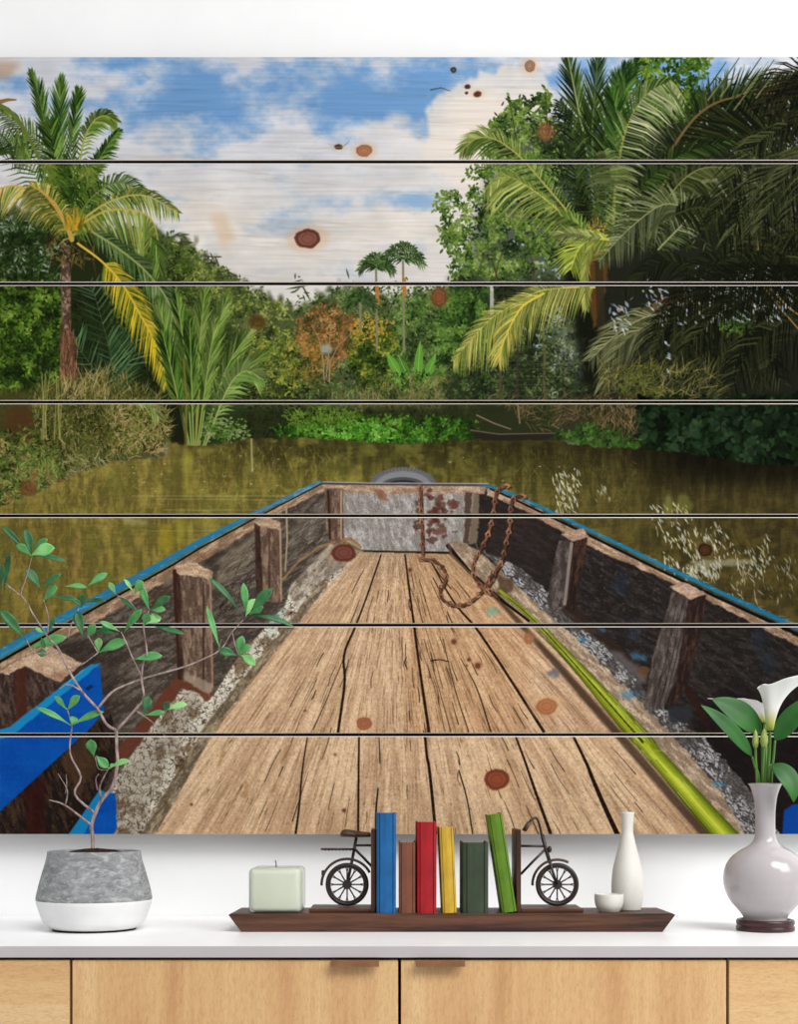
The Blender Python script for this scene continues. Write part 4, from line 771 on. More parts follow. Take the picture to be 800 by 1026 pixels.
# ---------- the print: painted into a picture buffer that lives only in memory
PRINT_LIT = 1.08     # light that falls on the print, relative to white
def print_mat():
    art = paint_all()
    im = bpy.data.images.new('painted river picture', PW, PH, alpha=False)
    px = np.ones((PH, PW, 4), np.float32); px[..., :3] = art[::-1]
    im.pixels.foreach_set(px.ravel()); im.update(); im.pack()
    m = M('ink printed on planks', .8, .02)
    uv = m.n('ShaderNodeUVMap'); uv.uv_map = 'print'
    t = m.n('ShaderNodeTexImage', image=im, interpolation='Cubic', extension='EXTEND'); m.l(uv.outputs['UV'], t.inputs['Vector'])
    g = m.noise(90, (.04, 1, 1), 5, .6)
    k = 1/PRINT_LIT
    c = m.mix(t.outputs['Color'], (k, k, k, 1), 1., 'MULTIPLY')
    c = m.mix(c, m.ramp(g, [(.3, (248, 248, 248)), (.7, (255, 255, 255))]), 1., 'MULTIPLY')
    m.base(c); m.bump(g, .06, .001); return m.m

# ---------- mesh helpers
def link(o, parent=None):
    COL.objects.link(o)
    if parent is not None: o.parent = parent
    return o
def obj(name, bm, mat, parent=None, smooth=False, mats=None):
    """link a bmesh (built in world space) as one object, relative to its root"""
    bmesh.ops.recalc_face_normals(bm, faces=bm.faces)
    r = parent
    off = Vector((0, 0, 0))
    while r is not None: off += r.location; r = r.parent
    if parent is None: off = None
    else: bmesh.ops.translate(bm, verts=bm.verts, vec=-off)
    me = bpy.data.meshes.new(name); bm.to_mesh(me); bm.free()
    for m in (mats or [mat]): me.materials.append(MAT[m] if isinstance(m, str) else m)
    if smooth: me.polygons.foreach_set('use_smooth', [True]*len(me.polygons))
    return link(bpy.data.objects.new(name, me), parent)
def tag(o, label, cat, group=None, kind=None):
    o['label'] = label; o['category'] = cat
    if group: o['group'] = group
    if kind: o['kind'] = kind
    return o
def thing(name, label, cat, loc, group=None):
    o = bpy.data.objects.new(name, None); o.empty_display_size = .05; o.location = loc; link(o); return tag(o, label, cat, group)
def struct(o, label, cat):
    return tag(o, label, cat, kind='structure')
def box(x0, x1, y0, y1, z0, z1, bev=0., seg=2, bm=None):
    bm = bm or bmesh.new()
    v = bmesh.ops.create_cube(bm, size=1)['verts']
    bmesh.ops.scale(bm, verts=v, vec=(x1-x0, y1-y0, z1-z0)); bmesh.ops.translate(bm, verts=v, vec=((x0+x1)/2, (y0+y1)/2, (z0+z1)/2))
    if bev: bmesh.ops.bevel(bm, geom=list({e for q in v for e in q.link_edges}), offset=bev, segments=seg, profile=.5, affect='EDGES')
    return bm
def lathe(prof, c, n=64, close=True):
    bm = bmesh.new(); rings = []
    for r, z in prof:
        if r < 1e-5: rings.append([bm.verts.new((c[0], c[1], z))])
        else: rings.append([bm.verts.new((c[0]+r*math.cos(6.28318*k/n), c[1]+r*math.sin(6.28318*k/n), z)) for k in range(n)])
    for a, b in zip(rings, rings[1:]):
        for k in range(n):
            q = [a[k % len(a)], a[(k+1) % len(a)], b[(k+1) % len(b)], b[k % len(b)]]
            q = list(dict.fromkeys(q))
            if len(q) > 2: bm.faces.new(q)
    return bm
def smoothprof(P, n=5):
    """dense curve through profile points"""
    P = [Vector(p) for p in P]; out = []
    Q = [2*P[0]-P[1]]+P+[2*P[-1]-P[-2]]
    for i in range(1, len(Q)-2):
        for k in range(n):
            t = k/n; a, b, c, d = Q[i-1], Q[i], Q[i+1], Q[i+2]
            out.append(.5*(2*b+(c-a)*t+(2*a-5*b+4*c-d)*t*t+(3*b-a-3*c+d)*t**3))
    return [tuple(v) for v in out]+[tuple(P[-1])]
def tube(pts, r0, r1=None, n=8, bm=None, closed=False, ry=None):
    """round tube along a polyline; ry widens it along y (flat strips)"""
    bm = bm or bmesh.new(); P = [Vector(p) for p in pts]; r1 = r0 if r1 is None else r1; m = len(P); rings = []
    ref = Vector((0, 1, 0))
    for i, p in enumerate(P):
        a = P[i-1] if (i > 0 or closed) else P[i]; b = P[(i+1) % m] if (i < m-1 or closed) else P[i]
        T = (b-a).normalized(); B = ref-T*ref.dot(T)
        if B.length < .05: B = Vector((1, 0, 0))-T*T.x
        B.normalize(); N = T.cross(B); r = r0+(r1-r0)*i/max(m-1, 1); q = ry if ry else r
        rings.append([bm.verts.new(p+N*r*math.cos(6.28318*k/n)+B*q*math.sin(6.28318*k/n)) for k in range(n)])
    for i in range(m if closed else m-1):
        a, b = rings[i], rings[(i+1) % m]
        for k in range(n): bm.faces.new((a[k], a[(k+1) % n], b[(k+1) % n], b[k]))
    if not closed:
        bm.faces.new(rings[0]); bm.faces.new(rings[-1][::-1])
    return bm
def smoothpath(pts, n=6):
    return [Vector(p) for p in smoothprof([tuple(p) for p in pts], n)]
def ring(c, R, r, n=48, m=10, ry=None):
    return tube([(c[0]+R*math.cos(6.28318*k/n), c[1], c[2]+R*math.sin(6.28318*k/n)) for k in range(n)], r, None, m, None, True, ry)
def prism(outline, y0, y1):
    """outline in (x, z) extruded along y"""
    bm = bmesh.new(); a = [bm.verts.new((x, y0, z)) for x, z in outline]; b = [bm.verts.new((x, y1, z)) for x, z in outline]
    bm.faces.new(a); bm.faces.new(b[::-1]); n = len(a)
    for k in range(n): bm.faces.new((a[k], a[(k+1) % n], b[(k+1) % n], b[k]))
    return bm
def blade(P0, P1, bend, w, facing, prof, fold=.35, n=9, curl=0., bm=None):
    """a leaf blade along a bent midrib, folded along it; w = half width"""
    bm = bm or bmesh.new(); P0, P1, C = Vector(P0), Vector(P1), (Vector(P0)+Vector(P1))/2+Vector(bend); F = Vector(facing).normalized(); rows = []
    for i in range(n+1):
        t = i/n; p = P0*(1-t)**2+C*2*t*(1-t)+P1*t*t; T = ((C-P0)*(1-t)+(P1-C)*t).normalized()
        S = T.cross(F).normalized(); N = S.cross(T).normalized(); k = w*prof(t)
        rows.append([bm.verts.new(p+S*k*s+N*(k*fold*abs(s)-curl*k*(s*s))) for s in (-1, -.55, 0, .55, 1)])
    for a, b in zip(rows, rows[1:]):
        for k in range(4): bm.faces.new((a[k], a[k+1], b[k+1], b[k]))
    bmesh.ops.remove_doubles(bm, verts=bm.verts, dist=1e-6); return bm
def thick(o, t):
    m = o.modifiers.new('thickness', 'SOLIDIFY'); m.thickness = t; m.offset = 0; return o
def subsurf(o, k=1):
    m = o.modifiers.new('smooth', 'SUBSURF'); m.levels = k; m.render_levels = k; return o

# ---------- setting
struct(obj('wall_back', box(-3.2, 3.2, 0, .12, 0, 3.1), 'wall'), 'plain white painted wall behind the console', 'wall')
struct(obj('floor', box(-3.2, 3.2, -9.5, .12, -.1, 0), 'floor'), 'pale grey floor below the console', 'floor')

# ---------- wall print
WY0, WY1 = -.040, -.020
ED = [57.]+list(CRACKS)+[836.]
root = thing('plank_wall_print', 'large wooden plank picture of a boat bow on a palm-lined river, on the wall', 'picture', (0, WY1, gz(836, WY0)))
INK = print_mat()
S0 = sc(WY0); xa, xb = gx(-34, WY0), gx(834, WY0)
for k in range(7):
    top = gz(ED[k]+(1.3 if k else 0), WY0); bot = gz(ED[k+1]-(1.3 if k < 6 else 0), WY0)
    ct = .0017 if k else .0005; cb = .0014 if k < 6 else .0005
    bm = bmesh.new(); uvl = bm.loops.layers.uv.new('print')
    # cross-section: back, sides, chamfers, printed face
    prof = [(WY1, bot), (WY1, top), (WY0+ct*.8, top), (WY0, top-ct), (WY0, bot+cb), (WY0+cb*.8, bot)]
    A = [bm.verts.new((xa, y, z)) for y, z in prof]; B = [bm.verts.new((xb, y, z)) for y, z in prof]
    for i in range(6):
        f = bm.faces.new((A[i], A[(i+1) % 6], B[(i+1) % 6], B[i])); f.material_index = {3: 0, 2: 1, 4: 1}.get(i, 2)
        for lp in f.loops:
            x, z = lp.vert.co.x, lp.vert.co.z
            lp[uvl].uv = ((400+x/S0-PX0)/(PX1-PX0), (PY1-(HOR-(z-CAMZ)/S0))/(PY1-PY0))
    for q in (A, B[::-1]): bm.faces.new(q).material_index = 2
    obj('plank', bm, None, root, mats=[INK, 'rawwood', 'gapshade'])
obj('gap_shade_backing', box(xa+.03, xb-.03, WY1+.0003, -.008, gz(834, WY0)+.012, gz(59, WY0)-.012), 'gapshade', root)  # dark sheet added behind the planks so the gaps stay black
for px in (60, 400, 740): obj('batten', box(gx(px, 0)-.02, gx(px, 0)+.02, -.0078, -.0005, gz(820, WY0), gz(75, WY0)), 'rawwood', root)

# ---------- console
TOPZ = .75
FY = -.55
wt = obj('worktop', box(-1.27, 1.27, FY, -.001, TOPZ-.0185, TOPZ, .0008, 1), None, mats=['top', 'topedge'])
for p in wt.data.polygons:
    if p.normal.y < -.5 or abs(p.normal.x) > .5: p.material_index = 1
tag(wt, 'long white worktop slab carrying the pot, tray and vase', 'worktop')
CZ0, CZ1 = .0, TOPZ-.019
bounds = [-1.232, gx(71, -.545), gx(400.5, -.545), gx(729.5, -.545), 1.232]
info = [('cabinet', 'oak cabinet at the left end with horizontal grain, below the grey planter', 'oakh', None), ('cabinet', 'oak cabinet with vertical grain and pull at its upper right corner', 'oakv', 'right'),
        ('cabinet', 'oak cabinet with vertical grain and pull at its upper left corner', 'oakv', 'left'), ('cabinet', 'oak cabinet at the right end with horizontal grain, below the pale vase', 'oakh', None)]
for k, (nm, lb, mt, hs) in enumerate(info):
    x0, x1 = bounds[k], bounds[k+1]
    t = thing(nm, lb, 'cabinet', ((x0+x1)/2, -.27, 0), 'oak cabinets under the worktop')
    obj('carcass', box(x0+.0004, x1-.0004, -.523, -.004, .09, CZ1), 'carcass', t); obj('plinth', box(x0+.0004, x1-.0004, -.47, -.03, .0, .0898), 'carcass', t)
    zt = gz(962.3, -.545); d = box(x0+.0024, x1-.0024, -.545, -.5232, .1, zt, .0006, 1)
    if hs:
        door = obj('door', d, mt, t)
        a = gx(332 if hs == 'right' else 417, -.55); b = gx(380 if hs == 'right' else 466, -.55)
        prof = [(-.5300, zt+.0012), (-.5300, zt+.0001), (-.5560, zt+.0001), (-.5572, zt-.0085), (-.5590, zt-.0085), (-.5580, zt+.0006), (-.5565, zt+.0012)]
        bm = bmesh.new(); A = [bm.verts.new((a, y, z)) for y, z in prof]; B = [bm.verts.new((b, y, z)) for y, z in prof]; n = len(prof)
        bm.faces.new(A); bm.faces.new(B[::-1])
        for i in range(n): bm.faces.new((A[i], A[(i+1) % n], B[(i+1) % n], B[i]))
        obj('handle', bm, 'handle', door)['label'] = 'folded bronze edge pull'
    else:
        obj('drawer_front', d, mt, t)

# ---------- walnut tray
TYF, TYB = -.325, -.190
TZ = gz(915.4, -.325)
SX = sc(TYF)
bm = bmesh.new()
tl, tr_, bl, br_ = gx(229, TYF), gx(677, TYF), gx(241.5, TYF), gx(664.5, TYF)
top = [(tl, TYF), (tr_, TYF), (tr_-.004, TYB), (tl+.004, TYB)]; bot = [(bl, TYF+.004), (br_, TYF+.004), (br_, TYB-.004), (bl, TYB-.004)]
rim = [(x, y, TZ-.0022) for x, y in top]; inn = [(x+(.004 if x < 0 else -.004), y+(.0025 if y == TYF else -.0025), TZ) for x, y in top]
L = [[bm.verts.new((x, y, TOPZ)) for x, y in bot], [bm.verts.new(v) for v in rim], [bm.verts.new(v) for v in inn]]
for a, b in zip(L, L[1:]):
    for k in range(4): bm.faces.new((a[k], a[(k+1) % 4], b[(k+1) % 4], b[k]))
bm.faces.new(L[0]); bm.faces.new(L[2])
tag(obj('tray', bm, 'walnut'), 'long dark walnut tray with slanted ends on the white worktop', 'tray')
ON = TZ

# ---------- candle in a square glass
cy0, cy1 = -.316, -.212
ca, cb = gx(249, cy0), gx(302.5, cy0); ct = gz(870, cy0)
t = thing('candle', 'pale green square candle in a clear glass on the left of the tray', 'candle', ((ca+cb)/2, (cy0+cy1)/2, ON))
obj('glass_cup', box(ca, cb, cy0, cy1, ON, ct, .009, 4), 'glass', t, True)
obj('wax', box(ca+.0042, cb-.0042, cy0+.004, cy1-.004, ON+.003, ct-.003, .0075, 4), 'wax', t, True)
wx = gx(276.5, -.264); obj('wick', tube([(wx, -.264, ct-.004), (wx+.0006, -.264, ct+.006), (wx-.001, -.264, ct+.012)], .0011), 'wick', t, True)

# ---------- books
def book(label, xl, xr, ytop, ybot, colour, lean=0., turn=0., dep=.112, yfront=-.3185):
    """spine facing the room; lean tips its top to the left about the lower left edge"""
    s = sc(yfront); w = (xr-xl)*s; h = (ybot-ytop)*s; x0 = gx(xl, yfront)
    t = thing('book', label, 'book', (x0, yfront, ON+.0001), 'books between the bicycle bookends')
    b = .0023; g = [(.0, .004), (.0006, .0012), (w*.045, 0), (w*.13, -.0012), (w*.16, .0006), (w*.19, -.0016), (w*.5, -.0026), (w*.81, -.0016), (w*.84, .0006), (w*.87, -.0012), (w*.955, 0), (w-.0006, .0012), (w, .004)]
    out = [(0, dep)]+g+[(w, dep), (w-b, dep), (w-b, .0058)]+[(w*.7, .0042), (w*.3, .0042)]+[(b, .0058), (b, dep)]
    def rot(bm):
        bmesh.ops.rotate(bm, verts=bm.verts, cent=(0, 0, 0), matrix=Matrix.Rotation(turn, 3, 'Z'))
        bmesh.ops.rotate(bm, verts=bm.verts, cent=(0, 0, 0), matrix=Matrix.Rotation(-lean, 3, 'Y'))
        bmesh.ops.translate(bm, verts=bm.verts, vec=t.location); return bm
    bm = bmesh.new(); A = [bm.verts.new((x, y, 0)) for x, y in out]; B = [bm.verts.new((x, y, h)) for x, y in out]; n = len(out)
    bm.faces.new(A[::-1]); bm.faces.new(B)
    for i in range(n): bm.faces.new((A[i], A[(i+1) % n], B[(i+1) % n], B[i]))
    obj('cover', rot(bm), cloth('book cloth', colour), t)
    obj('pages', rot(box(b+.0002, w-b-.0002, .006, dep-.004, .003, h-.0032)), 'pages', t)
    return t
book('tall blue book beside the left bookend', 377.3, 397.0, 814.2, 914.9, (34, 106, 168), 0, math.radians(1.3))
book('short brown book between the blue and red ones', 399.6, 416.4, 844, 914.9, (134, 82, 62))
book('red book between the brown and yellow ones', 417.8, 437.6, 823.4, 914.9, (178, 34, 42), 0, math.radians(.6))
book('thin yellow book leaning left against the red one', 443.6, 458.0, 828.6, 914.9, (222, 180, 62), math.radians(2.4))
book('wide short dark green book', 463.6, 489.6, 844, 914.9, (66, 78, 60))
book('tall bright green book leaning on the dark green one', 503.2, 518.2, 815.5, 914.9, (104, 142, 40), math.radians(8.6), math.radians(-1.6))

# ---------- bicycle bookends
BY = -.248
def b3(px, py, dy=0.): return g3(px, py, BY+dy)
def bike_wheel(t, cx, cy):
    s = sc(BY); c = b3(cx, cy); R = 19.6*s
    w = obj('wheel', ring(c, R, 2.1*s, 56, 10), 'iron', t, True)
    obj('rim', ring(c, R-2.4*s, .7*s, 56, 6, .0035), 'ironw', w, True)
    bm = bmesh.new(); m = bmesh.ops.create_cone(bm, cap_ends=True, segments=20, radius1=4.7*s, radius2=4.7*s, depth=.012)['verts']
    bmesh.ops.rotate(bm, verts=m, cent=(0, 0, 0), matrix=Matrix.Rotation(math.pi/2, 3, 'X')); bmesh.ops.translate(bm, verts=m, vec=c)
    obj('hub', bm, 'iron', w)
    for k in range(12):
        a = math.radians(15+30*k) if False else math.radians(30*k+90)
        u = Vector((math.cos(a), 0, math.sin(a))); v = Vector((-u.z, 0, u.x)); bm = bmesh.new()
        p0, pm, p1 = c+u*4.2*s, c+u*12.5*s, c+u*(R-2.0*s)
        tube([p0, pm], .8*s, .7*s, 6, bm); tube([pm, p1+v*1.2*s], .62*s, .5*s, 6, bm); tube([pm, p1-v*1.2*s], .62*s, .5*s, 6, bm)
        obj('spoke', bm, 'iron', w, True)
def fender(t, cx, cy, R, a0, a1, mat='ironw'):
    s = sc(BY); c = b3(cx, cy)
    pts = [c+Vector((math.cos(math.radians(a0+(a1-a0)*k/24)), 0, math.sin(math.radians(a0+(a1-a0)*k/24))))*R*s for k in range(25)]
    obj('mudguard', tube(pts, 1.35*s, None, 8, ry=.008), mat, t, True)
def plate(t, xl, xr, top, bxl, bxr):
    f = BY-.052
    obj('upright', box(gx(xl, f), gx(xr, f), f, BY+.050, ON, gz(top, f), .0012, 2), 'walnutv', t)
    obj('base_plate', box(gx(bxl, f), gx(bxr, f), f, BY+.050, ON, gz(910.6, f), .001, 1), 'walnut', t)
s = sc(BY)
t = thing('bicycle_bookend', 'wooden bookend with the rear half of a bronze bicycle, left of the books', 'bookend', (gx(342, BY), BY, ON), 'bicycle bookends')
plate(t, 371.8, 376.6, 831, 310, 371.8)
bike_wheel(t, 348, 886.2)
fender(t, 348, 886.2, 25.6, 182, 28)
fr = bmesh.new()
for p, r in (([(357.2, 839), (353, 862), (348, 886)], 1.5), ([(356.5, 847), (373, 847)], 1.2), ([(355.5, 850.5), (364, 859), (373, 868.5)], 1.3)):
    tube([b3(*q) for q in p], r*s, None, 8, fr)
obj('frame', fr, 'iron', t, True)
rk = bmesh.new(); tube([b3(322, 850.8), b3(356, 850.8)], 1.15*s, None, 8, rk, ry=.016)
for k in range(8): tube([b3(326+k*3.6, 851.6, -.016), b3(326+k*3.6, 851.6, .016)], .9*s, None, 6, rk)
obj('luggage_rack', rk, 'iron', t, True)
sd = bmesh.new(); rows = []
for px, py, hh, hw in ((341.2, 836.6, 1.6, .004), (342.4, 836, 3.6, .014), (345, 835.2, 4.6, .021), (350, 835.4, 4.4, .022), (356, 836, 3.9, .017), (362, 836.4, 3.5, .011), (368, 836.6, 3.1, .008), (371, 836.8, 2.6, .007), (371.6, 836.9, 1., .003)):
    c = b3(px, py); rows.append([sd.verts.new(c+Vector((0, hw*math.cos(6.28318*k/14), hh*s*(math.sin(6.28318*k/14) if math.sin(6.28318*k/14) > 0 else .75*math.sin(6.28318*k/14))))) for k in range(14)])
for a, b in zip(rows, rows[1:]):
    for k in range(14): sd.faces.new((a[k], a[(k+1) % 14], b[(k+1) % 14], b[k]))
sd.faces.new(rows[0]); sd.faces.new(rows[-1][::-1])
obj('saddle', sd, 'saddle', t, True)
rf = box(gx(322.4, BY), gx(325.4, BY), BY-.007, BY+.007, gz(877, BY), gz(872, BY), .0008, 1); obj('rear_lamp', rf, 'iron', t)

t = thing('bicycle_bookend', 'wooden bookend with the front half and handlebar of a bronze bicycle', 'bookend', (gx(554, BY), BY, ON), 'bicycle bookends')
plate(t, 517.6, 522.4, 831, 522.4, 585)
bike_wheel(t, 558.6, 886.2)
fender(t, 558.6, 886.2, 24.8, 182, 64)
fr = bmesh.new()
for p, r in (([(522, 847.6), (546, 847.8)], 1.3), ([(522, 876), (534, 863.5), (546.5, 851)], 1.3), ([(543.5, 836), (547.5, 852), (551.5, 865)], 1.9)):
    tube([b3(*q) for q in p], r*s, None, 8, fr)
obj('frame', fr, 'iron', t, True)
fk = bmesh.new()
for dy in (-.009, .009): tube([b3(551, 863, dy), b3(554, 873, dy), b3(558.6, 886.4, dy)], 1.3*s, None, 8, fk)
obj('fork', fk, 'iron', t, True)
hb = bmesh.new()
for dy, ox in ((-.03, 0), (.03, 1.5)):
    tube(smoothpath([b3(543.8, 841), b3(541.6, 830, dy*.3), b3(538.4, 820.4, dy), b3(533.6, 820.6, dy*1.2), b3(528.6-ox, 828, dy*1.25), b3(526.6-ox, 832, dy*1.25)], 5), 1.25*s, None, 8, hb)
obj('handlebar', hb, 'iron', t, True)
for dy, ox in ((-.0375, 0), (.0375, 1.5)): obj('grip', tube([b3(531.4-ox, 824, dy), b3(526.2-ox, 832.4, dy)], 1.8*s, None, 8), 'saddle', t, True)
hl = bmesh.new(); v = bmesh.ops.create_uvsphere(hl, u_segments=16, v_segments=10, radius=3.*s)['verts']; bmesh.ops.scale(hl, verts=v, vec=(.75, 1, 1.15)); bmesh.ops.translate(hl, verts=v, vec=b3(551, 851)); obj('headlamp', hl, 'iron', t, True)

# ---------- small white cup and bottle
def rp(y, cx, P): s_ = sc(y); return [(r*s_, gz(py, y)) for r, py in P]
y = -.284; c = (gx(610.6, y), y); s = sc(y)
z0 = ON; H = gz(895.6, y)-ON; R = 14.6*s
pr = smoothprof([(.62*R, 0), (.70*R, .03*H), (.9*R, .3*H), (.985*R, .6*H), (R, .9*H), (.985*R, H)], 5)
pr = [(0, 0)]+pr+[(.93*R, H*.985), (.9*R, .6*H), (.8*R, .3*H), (.55*R, .14*H), (0, .12*H)]
tag(obj('cup', lathe([(r, z0+z) for r, z in pr], c, 56), 'white', None, True), 'small white ceramic cup in front of the white bottle', 'cup')
y = -.246; c = (gx(629, y), y); s = sc(y); zt = gz(813.6, y); H = zt-ON
K = lambda py: (gz(py, y)-ON)/(gz(913.2, y)-ON) if False else 0
P = [(12.6, 1.0), (13.6, .985), (15.2, .9), (16, .79), (15.9, .72), (14.8, .6), (12.3, .48), (9.3, .37), (6.9, .27), (5.7, .2), (5.7, .14), (6.3, .06), (6.9, .0)]
pr = smoothprof([(r*s, zt-H*k) for r, k in P], 4)
pr = [(0, ON)]+pr+[(5.9*s, zt), (5*s, zt-.012), (4.6*s, zt-.03), (0, zt-.032)]
tag(obj('bottle', lathe(pr, c, 56), 'white', None, True), 'slender white ceramic bottle vase on the right of the tray', 'bottle')

# ---------- potted tree
py_ = -.272; pc = (gx(94.6, py_), py_); s = sc(py_)
t = thing('potted_tree', 'small leafy tree in a round grey and white planter on the worktop', 'potted plant', (pc[0], pc[1], TOPZ))
K = 936.; zz = lambda p: max(TOPZ+.0005, gz(p-2.2, py_)) if p < 930 else TOPZ+(936-p)*s*.9
up = [(57.0, 901), (56.9, 897.5), (54.6, 887), (51, 874), (47.6, 862.5), (46.4, 857), (46, 852.8)]
pg = smoothprof([(r*s, gz(p, py_)) for r, p in up], 4)
inner = [(44.8*s, gz(852.3, py_)), (43.6*s, gz(853.6, py_)), (44*s, gz(866, py_)), (0, gz(866, py_))]
zb = gz(901, py_)
pot = obj('pot', lathe(pg+inner, pc, 72), 'potgrey', t, True); pot['label'] = 'marbled grey upper pot'
lo = [(0, TOPZ+.0035), (42*s, TOPZ+.0035), (44.5*s, TOPZ+.006), (49.5*s, TOPZ+(zb-TOPZ)*.25), (53.6*s, TOPZ+(zb-TOPZ)*.58), (56.6*s, TOPZ+(zb-TOPZ)*.88), (57.1*s, zb)]
obj('white_base', lathe(lo[:1]+smoothprof(lo[1:], 4)+[(0, zb+.0005)], pc, 72), 'potwhite', pot, True)
obj('foot', lathe([(0, TOPZ), (41*s, TOPZ), (41.5*s, TOPZ+.0036), (0, TOPZ+.0036)], pc, 48), 'soil', pot, True)
sb = lathe([(43.4*s, gz(857.5, py_)), (34*s, gz(856, py_)), (21*s, gz(852.4, py_)), (10*s, gz(850.8, py_)), (0, gz(850.5, py_))], pc, 40)
rr_ = random.Random(3)
for v in sb.verts: v.co.z += rr_.uniform(-.0016, .0016)
obj('soil', sb, 'soil', pot, True)
def q8(a, b): return (.2729*a, 560+.2729*b)
tree = bmesh.new()
def br(pts, r0, r1, d0=0., d1=0.):
    n = len(pts); P = [g3(px, p, py_+d0+(d1-d0)*k/(n-1)) for k, (px, p) in enumerate(pts)]
    tube(smoothpath(P, 4), r0*s, r1*s, 7, tree)
E8 = lambda L: [q8(*p) for p in L]
br([(93, 853), (92.8, 838), (92, 826), (100.5, 804), (113, 787.5), (117.6, 765), (117, 748), (116.8, 731)], 2.0, 1.5)
br(E8([(338, 980), (240, 905), (180, 885)]), 1.3, .5, 0, -.03); br(E8([(240, 905), (247, 850), (213, 788)]), .9, .3, -.015, -.04); br(E8([(240, 862), (245, 830), (243, 790)]), .6, .25, -.02, -.03)
br(E8([(350, 935), (275, 865), (297, 800), (258, 715), (264, 615)]), 1.3, .7, 0, .03); br(E8([(264, 618), (250, 560), (240, 545)]), .6, .4, .03, .03)
br(E8([(372, 880), (366, 840), (382, 800), (402, 765)]), 1.0, .6, 0, -.04); br(E8([(395, 775), (362, 770), (350, 728)]), .6, .4, -.03, -.05); br(E8([(358, 850), (352, 810), (362, 790)]), .7, .5, .0, -.01)
br(E8([(428, 630), (390, 605), (358, 550), (300, 485), (250, 405), (215, 330), (175, 285), (120, 200), (90, 150), (20, 90)]), 1.5, .6, 0, -.06); br(E8([(300, 485), (262, 464), (236, 462)]), .8, .4, -.03, -.05)
br(E8([(358, 550), (410, 490), (470, 460), (540, 435), (665, 400)])+[(200, 662), (221, 651), (232, 634), (244, 621)], 1.3, .5, -.01, .06)
br(E8([(250, 405), (300, 388), (360, 345)]), .8, .5, -.035, -.02); br(E8([(360, 345), (325, 285)]), .6, .4, -.02, -.02); br(E8([(175, 275), (178, 215), (160, 150)]), .7, .5, -.045, -.03)
br(E8([(250, 290), (262, 240), (290, 180)]), .6, .4, -.03, -.02); br(E8([(215, 345), (130, 345), (98, 300)]), .6, .4, -.04, -.06); br(E8([(90, 150), (78, 125), (98, 65)])+[(32, 558)], .7, .4, -.055, -.06)
br(E8([(428, 630), (500, 550), (528, 510), (520, 440), (527, 380), (540, 345), (527, 240), (548, 190)]), 1.4, .6, 0, -.03); br(E8([(518, 425), (490, 370), (465, 310), (445, 268)]), .9, .5, -.01, .01)
br(E8([(497, 556), (560, 600), (606, 650)]), .8, .3, 0, .02); br([(233, 634), (236, 648), (240, 657)], .6, .4, .05, .04); br([(219, 651), (222, 640)], .5, .3, .045, .045); br(E8([(430, 135), (470, 150), (500, 185)]), .5, .3, -.03, -.03); br(E8([(500, 555), (520, 565), (535, 572)]), .5, .4, 0, -.02)
trunk = obj('trunk', tree, 'bark', t, True)
LP = lambda u: (math.sin(math.pi*min(1, u**1.4))**.8)*(.55+.45*min(1, u*2)) if 0 < u < 1 else .03
leaves = [(q8(*a), q8(*b), w, d) for a, b, w, d in (
    ((150, 112), (95, 35), 26, 1), ((155, 108), (225, 55), 17, 1), ((158, 155), (212, 104), 32, 0), ((195, 140), (285, 150), 14, 1), ((235, 102), (322, 106), 15, 0), ((322, 100), (396, 52), 20, 0),
    ((298, 180), (306, 128), 22, 1), ((305, 165), (388, 156), 13, 1), ((248, 138), (300, 172), 13, 1), ((427, 132), (400, 86), 15, 2), ((430, 135), (496, 186), 14, 1),
    ((490, 122), (455, 74), 10, 2), ((494, 128), (527, 84), 27, 0), ((550, 190), (520, 98), 18, 0), ((550, 192), (627, 138), 24, 1), ((555, 190), (608, 188), 20, 0), ((532, 242), (592, 215), 34, 2),
    ((530, 244), (545, 198), 22, 0), ((560, 246), (681, 278), 14, 1), ((455, 272), (522, 184), 26, 0), ((442, 268), (365, 230), 15, 0), ((440, 280), (352, 264), 14, 1),
    ((305, 288), (284, 192), 27, 1), ((320, 292), (350, 240), 22, 0), ((345, 278), (415, 250), 14, 1), ((360, 347), (467, 304), 32, 0), ((362, 345), (364, 290), 23, 2), ((490, 370), (597, 356), 25, 0),
    ((97, 303), (0, 188), 26, 1), ((106, 328), (247, 288), 30, 0), ((172, 275), (205, 214), 17, 1), ((130, 345), (172, 352), 24, 1), ((175, 276), (128, 256), 17, 0), ((150, 285), (165, 330), 12, 1),
    ((530, 572), (548, 503), 24, 1), ((532, 574), (606, 562), 15, 0), ((604, 562), (622, 522), 18, 1), ((608, 556), (688, 534), 20, 2), ((2, 110), (12, 20), 18, 1),
    ((264, 614), (130, 545), 15, 0), ((246, 556), (200, 503), 16, 0), ((246, 560), (294, 503), 25, 0), ((264, 612), (382, 562), 21, 0), ((262, 612), (275, 580), 22, 0),
    ((346, 728), (333, 662), 30, 0), ((352, 722), (398, 768), 24, 0), ((402, 768), (478, 742), 17, 2), ((404, 772), (420, 752), 14, 0))]
leaves += [((32, 558), (26, 530), 6.5, 1), ((32, 557), (48, 540), 7, 0), ((30, 557), (55, 549), 9, 2), ((34, 557), (67, 563), 4, 1), ((27, 553), (2, 527), 4.5, 1), ((33, 558), (16, 546), 6, 0), ((4, 592), (10, 554), 5, 1),
           ((247, 615), (244, 584), 5.5, 0), ((251, 613), (273, 590), 8.5, 1), ((244, 618), (209, 579), 4.2, 1), ((251, 617), (295, 628), 4.2, 1), ((246, 618), (256, 600), 8.5, 2), ((250, 616), (264, 608), 6, 0),
           ((221, 652), (207, 607), 4.2, 0), ((240, 657), (243, 637), 7, 0), ((238, 657), (219, 653), 6.5, 1), ((241, 656), (256, 667), 6.5, 2), ((240, 656), (252, 648), 6, 0)]
rl = random.Random(11)
